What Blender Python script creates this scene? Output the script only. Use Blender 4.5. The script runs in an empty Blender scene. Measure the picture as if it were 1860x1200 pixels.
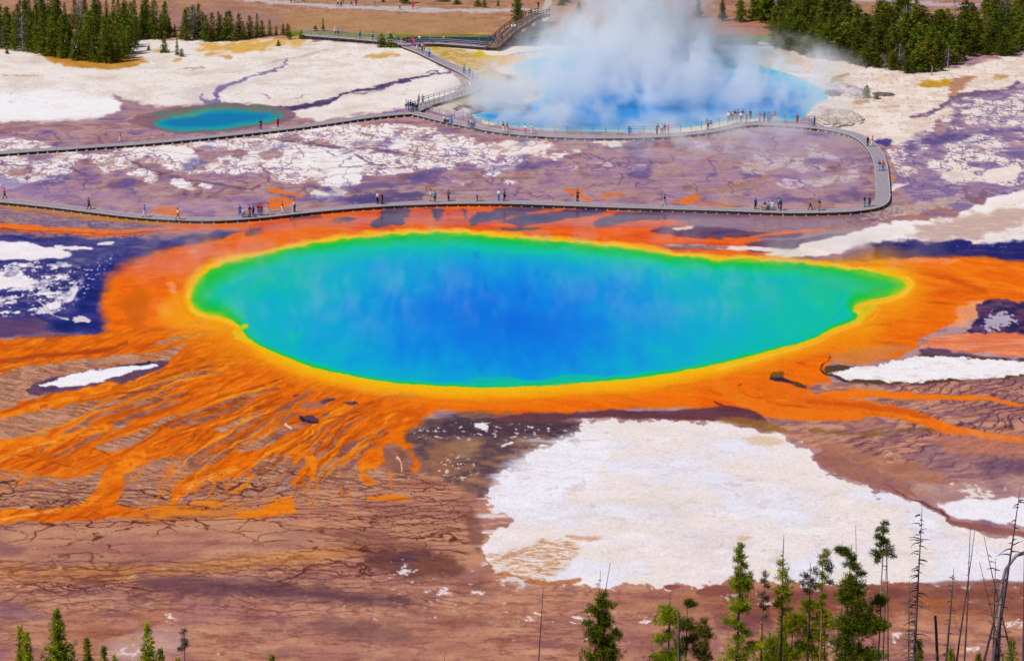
import bpy, bmesh, math, random
import numpy as np
from mathutils import Vector, Matrix, noise as mnoise
# ---------------------------------------------------------------- camera, sky, sun, exposure
FPX = 4600.0; PITCH = math.radians(15.7); CAMH = 95.0
scene = bpy.context.scene
COL = scene.collection
cam = bpy.data.objects.new('camera', bpy.data.cameras.new('camera')); COL.objects.link(cam)
cam.location = (0, 0, CAMH); cam.rotation_euler = (math.radians(90) - PITCH, 0, 0)
cam.data.sensor_width = 36; cam.data.sensor_fit = 'HORIZONTAL'; cam.data.lens = 36 * FPX / 1860
cam.data.clip_start = 1; cam.data.clip_end = 60000
scene.camera = cam
SUN = Vector((-0.72, -0.42, 1.12)).normalized()
elev = math.asin(SUN.z); azim = math.atan2(SUN.x, SUN.y)
world = bpy.data.worlds.new('World'); scene.world = world; world.use_nodes = True
wn = world.node_tree; bg = wn.nodes['Background']
sky = wn.nodes.new('ShaderNodeTexSky'); sky.sky_type = 'NISHITA'; sky.sun_disc = False
sky.sun_elevation = elev; sky.sun_rotation = azim; sky.altitude = 2200
wn.links.new(sky.outputs[0], bg.inputs[0]); bg.inputs[1].default_value = 0.09
sl_ = bpy.data.lights.new('sun', 'SUN'); sl_.energy = 3.6; sl_.angle = math.radians(.5); sl_.color = (1.0, .955, .90)
sun = bpy.data.objects.new('sun', sl_); COL.objects.link(sun); sun.rotation_euler = SUN.to_track_quat('Z', 'Y').to_euler()
vs = scene.view_settings
vs.view_transform = 'Standard'; vs.look = 'None'; vs.exposure = 0.0; vs.gamma = 1.0; vs.use_curve_mapping = False
scene.cycles.volume_bounces = 4; scene.cycles.volume_step_rate = 1.0; scene.cycles.volume_max_steps = 96
scene.cycles.max_bounces = 8; scene.cycles.transparent_max_bounces = 12
FWD = Vector((0, math.cos(PITCH), -math.sin(PITCH))); UPV = Vector((0, math.sin(PITCH), math.cos(PITCH)))
def at(u, v, z=0.0):
    """point of the world at height z that the photograph shows at (u, v)"""
    d = Vector((u - 930.0, 0, 0)) + FWD * FPX - UPV * (v - 600.0)
    return Vector((0, 0, CAMH)) + d * ((z - CAMH) / d.z)
def at_dist(u, v, D):
    d = Vector((u - 930.0, 0, 0)) + FWD * FPX - UPV * (v - 600.0)
    return Vector((0, 0, CAMH)) + d * (D / d.y)
def hill(y):
    """height of the near hillside at distance y from the lookout"""
    t = 212.0 - y
    return 0.0 if t <= 0 else (.4 * t - 4.0 * (1 - math.exp(-t / 10)))
WHITE_RESP = (1.02, 1.045, 1.09)
# ---------------------------------------------------------------- ground minerals (one colour per ground vertex)
F32 = np.float32; YK = 1.7
def lin_axis(a, b, s): return np.arange(a, b + s * .5, s)
UA, UB, VA, VB, ST = -150.0, 2010.0, -60.0, 1290.0, 1.5
GU = lin_axis(UA, UB, ST).astype(F32); GV = lin_axis(VA, VB, ST).astype(F32)
UU, VV = np.meshgrid(GU, GV)
def ground_xy(u, v):
    """where the ray of photo position (u, v) meets the flat basin floor, in metres"""
    a = PITCH + np.arctan((v - 600.0) / FPX)
    yy = CAMH / np.tan(a)
    zc = yy * math.cos(PITCH) + CAMH * math.sin(PITCH)
    return (u - 930.0) / FPX * zc, yy
XX, YY = ground_xy(UU, VV)
XX = XX.astype(F32); YY = YY.astype(F32)

def perlin(x, y, seed):
    rs = np.random.RandomState(seed); n = 256
    ang = rs.rand(n, n).astype(F32) * 6.2831853
    gx, gy = np.cos(ang), np.sin(ang)
    xi = np.floor(x).astype(np.int32); yi = np.floor(y).astype(np.int32)
    fx = (x - xi).astype(F32); fy = (y - yi).astype(F32)
    x0, y0, x1, y1 = xi & 255, yi & 255, (xi + 1) & 255, (yi + 1) & 255
    def g(a, b, dx, dy): return gx[b, a] * dx + gy[b, a] * dy
    u = fx * fx * fx * (fx * (fx * 6 - 15) + 10); w = fy * fy * fy * (fy * (fy * 6 - 15) + 10)
    a = g(x0, y0, fx, fy); b = g(x1, y0, fx - 1, fy); c = g(x0, y1, fx, fy - 1); d = g(x1, y1, fx - 1, fy - 1)
    a = a + (b - a) * u; c = c + (d - c) * u
    return (a + (c - a) * w) * 1.5
def fbm(x, y, seed, octs=4, gain=.55):
    s = 0; am = 1.0; t = 0.0
    for o in range(octs):
        s = s + am * perlin(x * 2 ** o + 7.3 * o, y * 2 ** o + 3.1 * o, seed + o); t += am * am; am *= gain
    return s / (t ** .5)
_nc = {}
def N(sx, sy=None, seed=1, octs=4, sl=None, rot=0.0, gain=.55):
    """fbm over the basin floor; feature size sx by sy metres"""
    sy = (sy or sx) * YK
    k = (sx, sy, seed, octs, rot, gain)
    if sl is None and k in _nc: return _nc[k]
    X, Y = (XX, YY) if sl is None else (XX[sl], YY[sl])
    if rot:
        c, s = math.cos(rot), math.sin(rot); X, Y = X * c + Y * s, -X * s + Y * c
    r = fbm(X / sx, Y / sy, seed, octs, gain)
    if sl is None: _nc[k] = r
    return r
def cells(sx, sy, seed, warp=0.4, rot=0.0, sl=None):
    """distance to the nearest crack of a cracked-mud net, and a value per cell"""
    X, Y = (XX, YY) if sl is None else (XX[sl], YY[sl])
    if rot:
        c, s = math.cos(rot), math.sin(rot); X, Y = X * c + Y * s, -X * s + Y * c
    sy = sy * YK; x = X / sx; y = Y / sy
    if warp:
        x = x + warp * fbm(x * .7, y * .7, seed + 50, 3); y = y + warp * fbm(x * .7 + 9, y * .7, seed + 60, 3)
    rs = np.random.RandomState(seed); jx = rs.rand(256, 256).astype(F32); jy = rs.rand(256, 256).astype(F32); jv = rs.rand(256, 256).astype(F32)
    xi = np.floor(x).astype(np.int32); yi = np.floor(y).astype(np.int32)
    f1 = np.full(x.shape, 9., F32); f2 = f1.copy(); val = np.zeros(x.shape, F32)
    for a in (-1, 0, 1):
        for b in (-1, 0, 1):
            cx, cy = (xi + a) & 255, (yi + b) & 255
            d = np.hypot(xi + a + jx[cy, cx] - x, yi + b + jy[cy, cx] - y).astype(F32)
            n = d < f1
            f2 = np.where(n, f1, np.minimum(f2, d)); val = np.where(n, jv[cy, cx], val); f1 = np.where(n, d, f1)
    return f2 - f1, val

_wf = []
def warped(sl):
    """photo-pixel coordinates shaken by noise, so that traced shapes get natural edges"""
    if not _wf:
        _wf.append((UU + 7 * N(7, 5, 901, 3) + 3.0 * N(1.6, 1.4, 903, 3)).astype(F32)); _wf.append((VV + 2.4 * N(7, 5, 902, 3) + 1.2 * N(1.6, 1.4, 904, 3)).astype(F32))
    return _wf[0][sl], _wf[1][sl]
def lines(sp, amp, L, seed, rot=0.0, w=.1, sl=None, ly=1.5, octs=5, gain=.5):
    """0..1 weight of a family of wandering lines about sp metres apart, running along X turned by rot"""
    X, Y = (XX, YY) if sl is None else (XX[sl], YY[sl])
    c, s_ = math.cos(rot), math.sin(rot); X, Y = X * c + Y * s_, -X * s_ + Y * c
    g = Y / sp + amp * fbm(X / L, Y / (L * ly), seed, octs, gain)
    return ss(1.35 - np.abs(g - np.floor(g) - .5) / w)
def box(pts, m):
    us = [p[0] for p in pts]; vs = [p[1] for p in pts]
    i0 = max(0, int((min(vs) - m - VA) / ST)); i1 = min(len(GV), int((max(vs) + m - VA) / ST) + 2)
    j0 = max(0, int((min(us) - m - UA) / ST)); j1 = min(len(GU), int((max(us) + m - UA) / ST) + 2)
    return (slice(i0, max(i0 + 1, i1)), slice(j0, max(j0 + 1, j1)))
def smooth_closed(pts, it=1):
    for _ in range(it):
        q = []
        for i in range(len(pts)):
            a, b = pts[i], pts[(i + 1) % len(pts)]
            q += [(a[0] * .75 + b[0] * .25, a[1] * .75 + b[1] * .25), (a[0] * .25 + b[0] * .75, a[1] * .25 + b[1] * .75)]
        pts = q
    return pts
def smooth_open(pts, it=1):
    for _ in range(it):
        q = [pts[0]]
        for i in range(len(pts) - 1):
            a, b = np.array(pts[i], float), np.array(pts[i + 1], float)
            q += [tuple(a * .75 + b * .25), tuple(a * .25 + b * .75)]
        q.append(pts[-1]); pts = q
    return pts
def poly_sd(pts, U, V):
    d = np.full(U.shape, 1e9, F32); ins = np.zeros(U.shape, bool)
    for i in range(len(pts)):
        ax, ay = pts[i]; bx, by = pts[(i + 1) % len(pts)]
        ex, ey = bx - ax, by - ay; L = ex * ex + ey * ey
        if L < 1e-9: continue
        px, py = U - ax, V - ay
        t = np.clip((px * ex + py * ey) / L, 0, 1)
        dx = px - ex * t; dy = py - ey * t
        d = np.minimum(d, dx * dx + dy * dy)
        if ey != 0: ins ^= ((ay > V) != (by > V)) & (U < ex * (V - ay) / ey + ax)
    d = np.sqrt(d); return np.where(ins, -d, d)
def sdf(pts, m=60, sl=None, sm=1, warp=False):
    """signed distance to an outline traced on the floor (negative inside), photo-pixel units"""
    if sm: pts = smooth_closed(pts, sm)
    sl = sl or box(pts, m)
    U, V = warped(sl) if warp else (UU[sl], VV[sl])
    if U.size > 60000 and not warp:                                   # coarse, then interpolated: a distance field is smooth
        k = 3
        iu = np.unique(np.append(np.arange(0, U.shape[1], k), U.shape[1] - 1)); iv = np.unique(np.append(np.arange(0, U.shape[0], k), U.shape[0] - 1))
        d = poly_sd(pts, U[np.ix_(iv, iu)], V[np.ix_(iv, iu)])
        r = np.arange(U.shape[1]); j = np.clip(np.searchsorted(iu, r, 'right') - 1, 0, len(iu) - 2); t = ((r - iu[j]) / (iu[j + 1] - iu[j])).astype(F32)
        d = d[:, j] * (1 - t) + d[:, j + 1] * t
        r = np.arange(U.shape[0]); j = np.clip(np.searchsorted(iv, r, 'right') - 1, 0, len(iv) - 2); t = ((r - iv[j]) / (iv[j + 1] - iv[j])).astype(F32)[:, None]
        d = d[j] * (1 - t) + d[j + 1] * t
    else: d = poly_sd(pts, U, V)
    return sl, d
def hexc(h):
    h = h.lstrip('#'); return np.array([int(h[i:i + 2], 16) / 255 for i in (0, 2, 4)], F32)
CAN = np.zeros(UU.shape + (3,), F32)
def ss(x): x = np.clip(x, 0, 1); return x * x * (3 - 2 * x)
def lay(m, col, sl=None):
    sl = sl or (slice(None), slice(None))
    if isinstance(col, str): col = hexc(col)
    c = CAN[sl]; c += (col - c) * m[..., None]
def mixn(n, cols, lo=-1., hi=1.):
    """colours spread along a noise value"""
    cs = np.array([hexc(c) for c in (list(cols) * 2 if len(cols) == 1 else cols)]); t = np.clip((n - lo) / (hi - lo), 0, .9999) * (len(cs) - 1)
    i = t.astype(int); f = (t - i)[..., None]
    return cs[i] * (1 - f) + cs[i + 1] * f
def P(pts, col, soft=4, rough=6, ns=4, seed=3, op=1.0, sm=1, stretch=1.0, mod=None, lo=-.9, hi=.9, cs=None, rot=0.0):
    """fill an outline; col = one colour or several spread by noise; edge soft px wide, ragged by rough px"""
    m_ = soft + rough * 2 + 4
    sl, d = sdf(pts, m_ + 8, sm=sm, warp=True)
    n = N(ns * stretch, ns, seed, 4, sl)
    m = ss((rough * n - d) / max(soft, .5) + .5) * op
    if mod is not None: m = m * mod[sl]
    if isinstance(col, (list, tuple)):
        q = cs or (ns * 1.6, ns * .9)
        col = mixn(N(q[0], q[1], seed + 31, 5, sl, rot), col, lo, hi)
    lay(m, col, sl); return sl, d, m
def S(pts, col, w=3, soft=1.5, rough=1.0, ns=1.5, seed=5, op=1.0, sm=2, tail=False, lo=-.9, hi=.9):
    """a stroke along a line; points (u, v[, half width])"""
    pts = [(p[0], p[1], p[2] if len(p) > 2 else w) for p in pts]
    pts = smooth_open(pts, sm); mw = max(p[2] for p in pts)
    sl = box(pts, mw + soft + rough * 2 + 11)
    U, V = warped(sl); d = np.full(U.shape, 1e9, F32)
    for a, b in zip(pts[:-1], pts[1:]):
        ex, ey = b[0] - a[0], b[1] - a[1]; L = ex * ex + ey * ey + 1e-9
        px, py = U - a[0], V - a[1]; t = np.clip((px * ex + py * ey) / L, 0, 1)
        d = np.minimum(d, np.hypot(px - ex * t, py - ey * t) - (a[2] + (b[2] - a[2]) * t))
    n = N(ns * 1.5, ns, seed, 3, sl)
    m = ss((rough * n - d) / soft + .5) * op
    if isinstance(col, (list, tuple)): col = mixn(N(2.5, 2, seed + 31, 4, sl), col, lo, hi)
    lay(m, col, sl)
def soft_zone(pts, blur):
    """0..1 weight of a traced zone with a wide soft edge, whole canvas"""
    m = np.zeros(UU.shape, F32); sl, d = sdf(pts, blur + 5)
    m[sl] = ss(.5 - d / blur); return m
def paint_all():
    zr_ = []
    # ---- base: wet lilac and mauve mats over everything
    n1 = N(14, 9, 11, 5); n2 = N(5, 4, 12, 5); n3 = N(1.1, 1.1, 13, 3); nb = N(30, 22, 14, 4)
    CAN[:] = mixn(n1 * .6 + n2 * .5, ['#4e4684', '#77598c', '#a07a98', '#b8928f', '#a07476', '#8a6a92', '#c4a29c'], -1, 1)
    sn = N(7, 1.1, 17, 4, rot=.18)
    lay(ss(sn * 1.6 - .3) * .45, '#5f4676'); lay(ss(-sn * 1.6 - .4) * .4, '#cdb0aa'); lay(ss(N(2.2, 1.5, 18, 4) * 2 - .6) * .35, '#7b5160')
    cr, cv = cells(3.2, 5.0, 21, .9)                     # crack net of the wet mats
    cr2, cv2 = cells(1.6, 2.2, 22, .8)

    # ---- far side: brown bank, path, far slope
    P([(-200, -90), (2100, -90), (2100, 90), (1420, 90), (880, 78), (520, 74), (-200, 90)], ['#8f6450', '#a97a62', '#b98a6c', '#a3735c', '#c49a72'], 4, 2, 6, 31, cs=(16, 7))
    lay(ss((95 - VV) / 8) * ss(N(1.2, 2.5, 33, 3) * 1.3 - .1) * .45, '#7d5a48')
    zf_ = ss((72 - VV) / 10); lay(zf_ * ss(N(3, 3, 39, 4) * 2 - .7) * .5, '#7c5844'); lay(zf_ * ss(N(1.2, 1.6, 40, 3) * 2.5 - 1.6) * .6, '#5c5030'); lay(zf_ * ss(-N(4, 3, 39, 4) * 2 - .7) * .4, '#cfa070')
    P([(480, 22), (700, 28), (900, 30), (905, 60), (700, 64), (520, 56)], ['#a87c4e', '#b5895c', '#c0965f'], 16, 4, 5, 34, op=.6)
    P([(260, 10), (500, 16), (520, 56), (300, 60)], ['#a47a76', '#9a706c'], 16, 4, 5, 35, op=.6)
    P([(1240, 20), (1420, 25), (1440, 70), (1240, 68)], ['#a06048', '#b0745a', '#96604c'], 12, 4, 5, 36, op=.6)
    P([(940, 30), (1050, 14), (1060, 62), (960, 62)], ['#b08a80', '#a67e74'], 12, 4, 5, 37, op=.6)
    S([(430, -2, 3), (520, 6, 3), (600, 11, 3.2), (690, 14, 3.6), (780, 19, 3.6), (880, 20, 3.4), (950, 17, 3.4), (985, 22, 4), (988, 34, 5)], ['#c8bcb8', '#b9aca8'], soft=1.5, rough=.4, ns=3)
    S([(985, 20, 4), (1010, -20, 7)], '#c0b4b0', soft=2)
    S([(1440, -8, 2), (1560, 0, 2), (1700, 7, 3.4), (1900, 16, 3.6)], '#b9a8b0', soft=1.5, rough=.3)
    P([(520, 62), (540, 55), (700, 62), (900, 64), (905, 68), (700, 70), (540, 68)], ['#55700f', '#7e8a16', '#4d6414'], 3, 2, 3, 38)
    P([(960, 62), (1020, 60), (1060, 66), (960, 68)], ['#5d7a22', '#46601a'], 3, 2, 3, 38)
    P([(1240, 64), (1400, 66), (1480, 64), (1480, 76), (1240, 72)], ['#5d7412', '#7e8a1c', '#4d6414'], 3, 2, 3, 38)

    # ---- cream sinter upper left, with fine speckle
    cream = ['#d8c6bc', '#e6d9d0', '#efe5e0', '#dfd0c4', '#f2ebe9']
    P([(-200, 70), (540, 70), (740, 84), (790, 110), (830, 140), (840, 160), (790, 184), (742, 198), (620, 212), (560, 222), (500, 196), (400, 186), (330, 192), (270, 200), (170, 216), (60, 220), (-200, 226)], cream, 5, 5, 4, 41, cs=(18, 12))
    P([(-200, 180), (20, 170), (80, 160), (220, 178), (235, 195), (170, 214), (20, 220), (-200, 226)], ['#f4ecec', '#f7f2f4', '#efe4e0'], 20, 6, 5, 42)
    z = soft_zone([(-200, 70), (540, 70), (740, 84), (830, 140), (740, 190), (560, 212), (380, 182), (200, 190), (-200, 200)], 30)
    sp = N(.9, 1.3, 43, 3); lay(z * ss(sp * 2.2 - .8) * .45 * ss(N(9, 9, 44) + .7), '#b39a86')
    lay(z * ss(N(2.2, .9, 45, 3) * 2 - .9) * .4, '#fbf6f4')
    lay(z * ss(-N(5, 1.5, 46, 4) * 2.2 - 1.2) * .5, '#c8a483')
    P([(70, 100), (110, 118), (160, 125), (215, 128), (262, 115), (275, 112), (240, 104), (180, 108), (110, 95), (84, 88)], ['#c98f33', '#b98238', '#d8a050'], 5, 3, 3, 47)
    P([(350, 88), (380, 78), (540, 70), (560, 78), (470, 92), (400, 98)], ['#cf9a3e', '#deb264', '#d9a850', '#e6cfa8'], 10, 8, 3, 48)
    for a in ([(368, 98), (392, 96), (380, 104)], [(395, 103), (425, 100), (415, 110)], [(310, 108), (334, 106), (322, 114)], [(-60, 84), (10, 82), (12, 92), (-60, 96)], [(270, 92), (300, 90), (290, 96)], [(650, 102), (700, 95), (735, 100), (690, 106)]):
        P(a, ['#c98f3c', '#d8a860'], 4, 3, 3, 49, op=.85)
    z = soft_zone([(340, 84), (560, 72), (735, 82), (760, 100), (600, 118), (440, 120)], 20)
    lay(z * ss(N(2.0, 1.2, 50, 4) * 2 - .7) * .6, '#c99c68')
    P([(330, 166), (350, 160), (420, 150), (490, 140), (480, 148), (400, 166), (372, 178), (380, 186), (402, 190), (355, 190), (340, 184)], ['#cdb8c0', '#d9c8cc'], 8, 3, 2, 51, op=.5)
    for st in ([(500, 128, 1.2), (455, 138, 1.6), (436, 148, 2), (412, 155, 3), (395, 163, 5), (390, 172, 4), (392, 182, 4), (398, 188, 6), (372, 184, 3), (360, 178, 2), (368, 172, 1.5)],
               [(520, 108, 2), (516, 118, 2.5), (500, 126, 2), (470, 132, 1)]):
        S(st, ['#8c80ac', '#7a6a94'], soft=2.2, rough=1.6)
    S([(600, 88, 1.2), (560, 100, 2), (520, 108, 2), (470, 120, 1)], '#b8a8ac', soft=2, rough=1, op=.6)
    S([(818, 131, 1.5), (790, 137, 1.6), (750, 144, 2), (720, 150, 2.6), (700, 156, 3), (672, 163, 2), (640, 167, 2), (618, 172, 3), (616, 178, 4), (596, 184, 3), (570, 190, 4), (545, 194, 6), (520, 198, 5), (500, 196, 3)], ['#3b3158', '#574470', '#6d5266'], soft=1.8, rough=1.4)
    S([(800, 134, 1.5), (796, 128, 1.2), (780, 133, 1)], '#4b3c5c', soft=1.5)
    S([(700, 158, 1), (675, 170, 1.2), (640, 171, 1)], '#8a7890', soft=1.5)
    S([(475, 170, .8), (490, 175, 1), (488, 180, 1)], '#a08c98', soft=1.2); S([(552, 172, .8), (548, 178, 1), (528, 182, .8)], '#a08c98', soft=1.2)
    S([(0, 138, .8), (70, 137, .8)], '#c09878', soft=2); S([(330, 125, .8), (380, 122, 1), (350, 128, .8)], '#b08a80', soft=2, rough=1)

    # turquoise pool surrounds
    P([(200, 170), (232, 182), (262, 188), (300, 196), (270, 206), (210, 216), (180, 214), (225, 196)], ['#8a6590', '#a07a8c', '#b08a80', '#8678a8'], 8, 6, 3, 52)
    P([(262, 208), (310, 196), (372, 190), (420, 187), (480, 190), (520, 196), (537, 205), (534, 216), (500, 226), (440, 236), (370, 244), (310, 242), (275, 232), (240, 226), (225, 218)], ['#7d5866', '#8f6a70', '#77587a'], 3, 2, 3, 53)

    # ---- mauve flats between the two walks, white islands
    wf = N(7.5, 5.0, 61, 4, gain=.5) + .25 * N(1.6, 1.3, 62, 4)
    chan = np.minimum(np.abs(N(11, 8, 163, 5)) / .085, np.abs(N(5, 4, 164, 4)) / .07)
    sm = N(6.5, 6.5, 29, 4, gain=.42) + .12 * N(1.6, 1.8, 62, 3)
    cut = np.minimum(np.minimum(np.abs(N(9, 9, 165, 4)) / (.045 + .06 * ss(N(9, 9, 168))), np.abs(N(4.6, 5.2, 166, 3)) / .055), np.abs(N(2.8, 3.4, 167, 3)) / (.10 * ss(N(8, 8, 169, 3) + .3) + .004))
    def plates(pts, dens, blur=24, col=('#f7f0f2', '#f0e6e4', '#f2e8e0'), op=1.0, crack=.85):
        z = soft_zone(pts, blur); m = ss((sm - 1.0 + 1.75 * dens * z) * 6.0) * ss(z * 3)
        halo = ss((sm - .72 + 1.75 * dens * z) * 2.5) * ss(z * 3) * (1 - m); lay(halo * .45 * op, '#cbb0a8')
        m = m * (1 - crack * ss(1.5 - cut)) * (1 - .25 * ss(N(2.4, 1.6, 28, 4) * 2 - .8)); lay(m * op, mixn(n2, col)); return m
    def islands(pts, dens, blur=24, col=('#f4ecee', '#e9dad4', '#efe2da'), op=1.0, field=None, crack=.8):
        z = soft_zone(pts, blur); f = wf if field is None else field
        m = ss((f - 1.0 + 1.7 * dens * z) * 5.0) * z * op
        m = m * (1 - crack * ss(1.25 - cr / .07)) * (1 - crack * ss(1.4 - chan))
        lay(m, mixn(n2, col)); return m
    plates([(-200, 238), (150, 262), (170, 290), (80, 345), (-200, 350)], .76)
    plates([(150, 262), (440, 246), (560, 250), (620, 300), (420, 325), (200, 325), (160, 300)], .70)
    plates([(420, 240), (720, 212), (900, 262), (1050, 262), (1060, 285), (850, 310), (700, 322), (640, 345), (520, 340), (440, 300)], .80)
    plates([(830, 300), (940, 290), (950, 350), (820, 340)], .42); plates([(1180, 250), (1300, 240), (1320, 290), (1180, 285)], .3)
    plates([(1330, 300), (1350, 280), (1430, 264), (1560, 258), (1570, 330), (1500, 352), (1400, 345)], .56); plates([(930, 300), (1100, 290), (1200, 300), (1100, 345), (960, 330)], .3)
    P([(1345, 312), (1390, 290), (1425, 282), (1440, 290), (1410, 305), (1370, 318)], ['#f2e6e0', '#e8d8cc'], 2.5, 4, 1.6, 165); P([(1465, 335), (1500, 322), (1525, 320), (1515, 332), (1475, 340)], '#eee0d8', 2.5, 3, 1.6, 166)
    P([(530, 294), (548, 272), (570, 264), (600, 268), (640, 277), (658, 292), (669, 302), (655, 312), (660, 325), (650, 334), (615, 336), (592, 328), (598, 315), (575, 305), (545, 300)], ['#f4eeee', '#efe6e2'], 2.5, 5, 2.2, 64)
    P([(880, 276), (905, 262), (940, 256), (1000, 258), (1002, 268), (960, 280), (930, 284)], ['#f2e6e0', '#eadbd2'], 3, 4, 2.2, 65)
    P([(1072, 256), (1100, 250), (1150, 252), (1135, 262), (1115, 268), (1100, 262)], '#efe2da', 3, 4, 2.2, 66)
    P([(680, 252), (740, 250), (745, 262), (700, 268)], '#f1e7e4', 3, 5, 2.2, 65); P([(270, 268), (330, 262), (360, 275), (330, 292), (285, 284)], ['#f5efef', '#eee0dc'], 2, 5, 2, 66)
    P([(310, 322), (340, 328), (362, 342), (352, 346), (318, 338)], '#f4ecec', 2, 3, 2, 67); P([(365, 330), (388, 334), (386, 343), (366, 340)], '#f4ecec', 2, 3, 2, 68)
    P([(256, 320), (285, 318), (290, 330), (262, 334)], '#f2e8e6', 3, 4, 2, 69)
    P([(560, 345), (620, 342), (632, 352), (590, 368), (565, 358)], ['#e2cdc0', '#f0e6e0'], 4, 5, 2, 68); P([(620, 360), (700, 345), (800, 355), (740, 362), (640, 374)], ['#43407a', '#5b4674'], 8, 8, 3, 70, op=.8)
    P([(540, 330), (600, 336), (740, 330), (760, 310), (800, 300), (820, 330), (700, 345), (600, 346)], ['#4b4684', '#6c558c', '#4d3f70'], 8, 10, 4, 71, op=.7)
    P([(0, 320), (60, 330), (100, 350), (40, 356), (0, 346)], ['#56509a', '#7a5f96'], 8, 8, 3, 72, op=.55)
    lay(soft_zone([(40, 280), (130, 290), (120, 340), (40, 330)], 26) * ss(n2 * 1.5) * .6, '#5a4c92')
    P([(1100, 270), (1300, 262), (1560, 250), (1575, 300), (1570, 360), (1400, 370), (1100, 366), (960, 350), (1000, 300)], ['#b08a9a', '#a583a8', '#b8938f', '#9c80ac'], 24, 10, 6, 73, op=.5)
    P([(1380, 232), (1480, 236), (1500, 262), (1400, 270), (1340, 256)], ['#9a94c8', '#a88cb8', '#b090a0'], 10, 6, 4, 74, op=.6)
    S([(840, 305, 3), (900, 308, 4), (990, 300, 3)], '#6b5796', soft=8, rough=5, op=.5)
    zb = ss((VV - 235) / 10) * ss((372 - VV) / 10) * ss((1600 - UU) / 20)
    lay(zb * ss(1.3 - np.abs(N(13, 14, 75, 4)) / .04) * .55, '#5f4470'); lay(zb * ss(1.3 - np.abs(N(6, 7, 77, 4)) / .04) * .35 * ss(N(12, 12, 79, 3)), '#6a4a68'); lay(zb * ss(N(9, 9, 80, 4) * 1.8 - .4) * .55, '#4c4288'); lay(zb * ss(N(5, 5, 58, 4) * 1.8 - .7) * .5, '#8a5850'); lay(zb * ss(-N(8, 8, 59, 4) * 1.8 - .5) * .4, '#bf9c90'); lay(zb * lines(5, 1.4, 26, 78, .04, .05) * .3, '#7d5560')
    for st in ([(455, 345), (500, 322), (470, 300)], [(230, 290), (300, 320), (380, 332), (460, 345)], [(500, 255), (570, 262), (620, 268), (700, 272), (735, 282)], [(650, 280), (672, 300), (700, 300)], [(0, 298), (40, 302), (60, 300), (52, 330)], [(120, 300), (160, 318), (150, 345)]):
        S(st, '#6a4868', w=1.6, soft=2.5, rough=2.2, op=.7)
    for a in ([(490, 362), (520, 357), (540, 366), (515, 378), (480, 380)], [(270, 380), (300, 374), (325, 378), (322, 392), (345, 396), (300, 390)], [(1018, 344), (1060, 343), (1055, 350), (1080, 365), (1062, 366), (1050, 354)], [(1080, 360), (1105, 350), (1140, 350), (1110, 358)],
              [(1218, 368), (1250, 355), (1275, 355), (1262, 372), (1225, 370)], [(1270, 368), (1330, 370), (1330, 376), (1270, 374)], [(480, 340), (520, 345), (560, 362), (500, 352)]):
        P(a, ['#dc6a28', '#f0761c', '#c86a48'], 5, 3, 2, 76, op=.85)
    S([(1262, 352, 2), (1340, 338, 3), (1400, 322, 2)], '#a87858', soft=5, rough=2, op=.7)
    lay(soft_zone([(30, 362), (-200, 350), (-200, 300), (120, 346), (460, 366), (470, 392), (300, 384), (180, 372)], 10) * .35, '#b294b4')

    # ---- right side, beyond the bend: mauve with white and blue streaks
    cr_w = ['#f1e3da', '#e9d6ca', '#f5ecea']
    P([(1420, 82), (1480, 100), (1640, 130), (1700, 128), (1900, 90), (2100, 90), (2100, 190), (1860, 175), (1760, 200), (1700, 215), (1690, 245), (1640, 265), (1590, 262), (1550, 240), (1480, 225), (1440, 190), (1420, 140), (1395, 118), (1290, 92), (1300, 80)], ['#ead6c8', '#e2c9b8', '#f1e4da', '#ecdcd2'], 5, 7, 4, 81)
    z = soft_zone([(1400, 84), (2100, 90), (2100, 180), (1800, 190), (1650, 250), (1500, 220)], 24)
    lay(z * ss(N(.9, 1.3, 82, 3) * 2.2 - .6) * .5, '#a98c80'); lay(z * ss(N(6, 1.6, 83, 4) * 2 - .9) * .5, '#b98f6c')
    P([(1665, 150), (1720, 143), (1735, 155), (1680, 162)], ['#b98a1c', '#c89a2c', '#a8842c'], 6, 5, 2, 84); P([(1505, 148), (1525, 135), (1545, 133), (1535, 142), (1515, 150)], '#bd8a34', 4, 2, 2, 85)
    P([(1725, 145), (1775, 135), (1760, 150), (1745, 160), (1740, 180), (1722, 176), (1728, 158)], ['#a86a4c', '#b07a5c'], 5, 5, 2, 86, op=.8); P([(1800, 138), (1830, 136), (1825, 144), (1805, 143)], '#c08a4c', 5, 3, 2, 87, op=.8)
    P([(1545, 184), (1585, 178), (1580, 186), (1550, 190)], '#b88438', 4, 2, 2, 88, op=.9); P([(1590, 192), (1640, 190), (1630, 196), (1600, 198)], '#c79a74', 4, 2, 2, 88, op=.7)
    P([(1375, 86), (1400, 84), (1480, 110), (1500, 128), (1470, 128), (1420, 110)], ['#cfa880', '#dcbc9c'], 8, 5, 3, 89, op=.8)
    mv = ['#8d6d98', '#a07f96', '#7f6898', '#b394a2', '#75609a']
    P([(1700, 190), (1760, 172), (1900, 150), (2100, 150), (2100, 460), (1860, 420), (1740, 380), (1630, 370), (1625, 260), (1660, 250), (1720, 240), (1745, 215)], mv, 14, 12, 5, 90, cs=(7, 4))
    S([(1655, 212, 2), (1690, 206, 3), (1715, 190, 3), (1735, 175, 4), (1750, 170, 5), (1830, 166, 3), (1850, 150, 3)], '#7d5c7a', soft=3, rough=2.5)
    S([(1740, 176, 4), (1760, 195, 4), (1740, 215, 4), (1720, 240, 6)], '#7d6488', soft=3, rough=3)
    plates([(1720, 170), (2100, 160), (2100, 260), (1800, 250), (1700, 240)], .72, col=cr_w); plates([(1610, 255), (1760, 240), (2100, 225), (2100, 330), (1700, 345), (1620, 320)], .68, col=cr_w)
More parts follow.
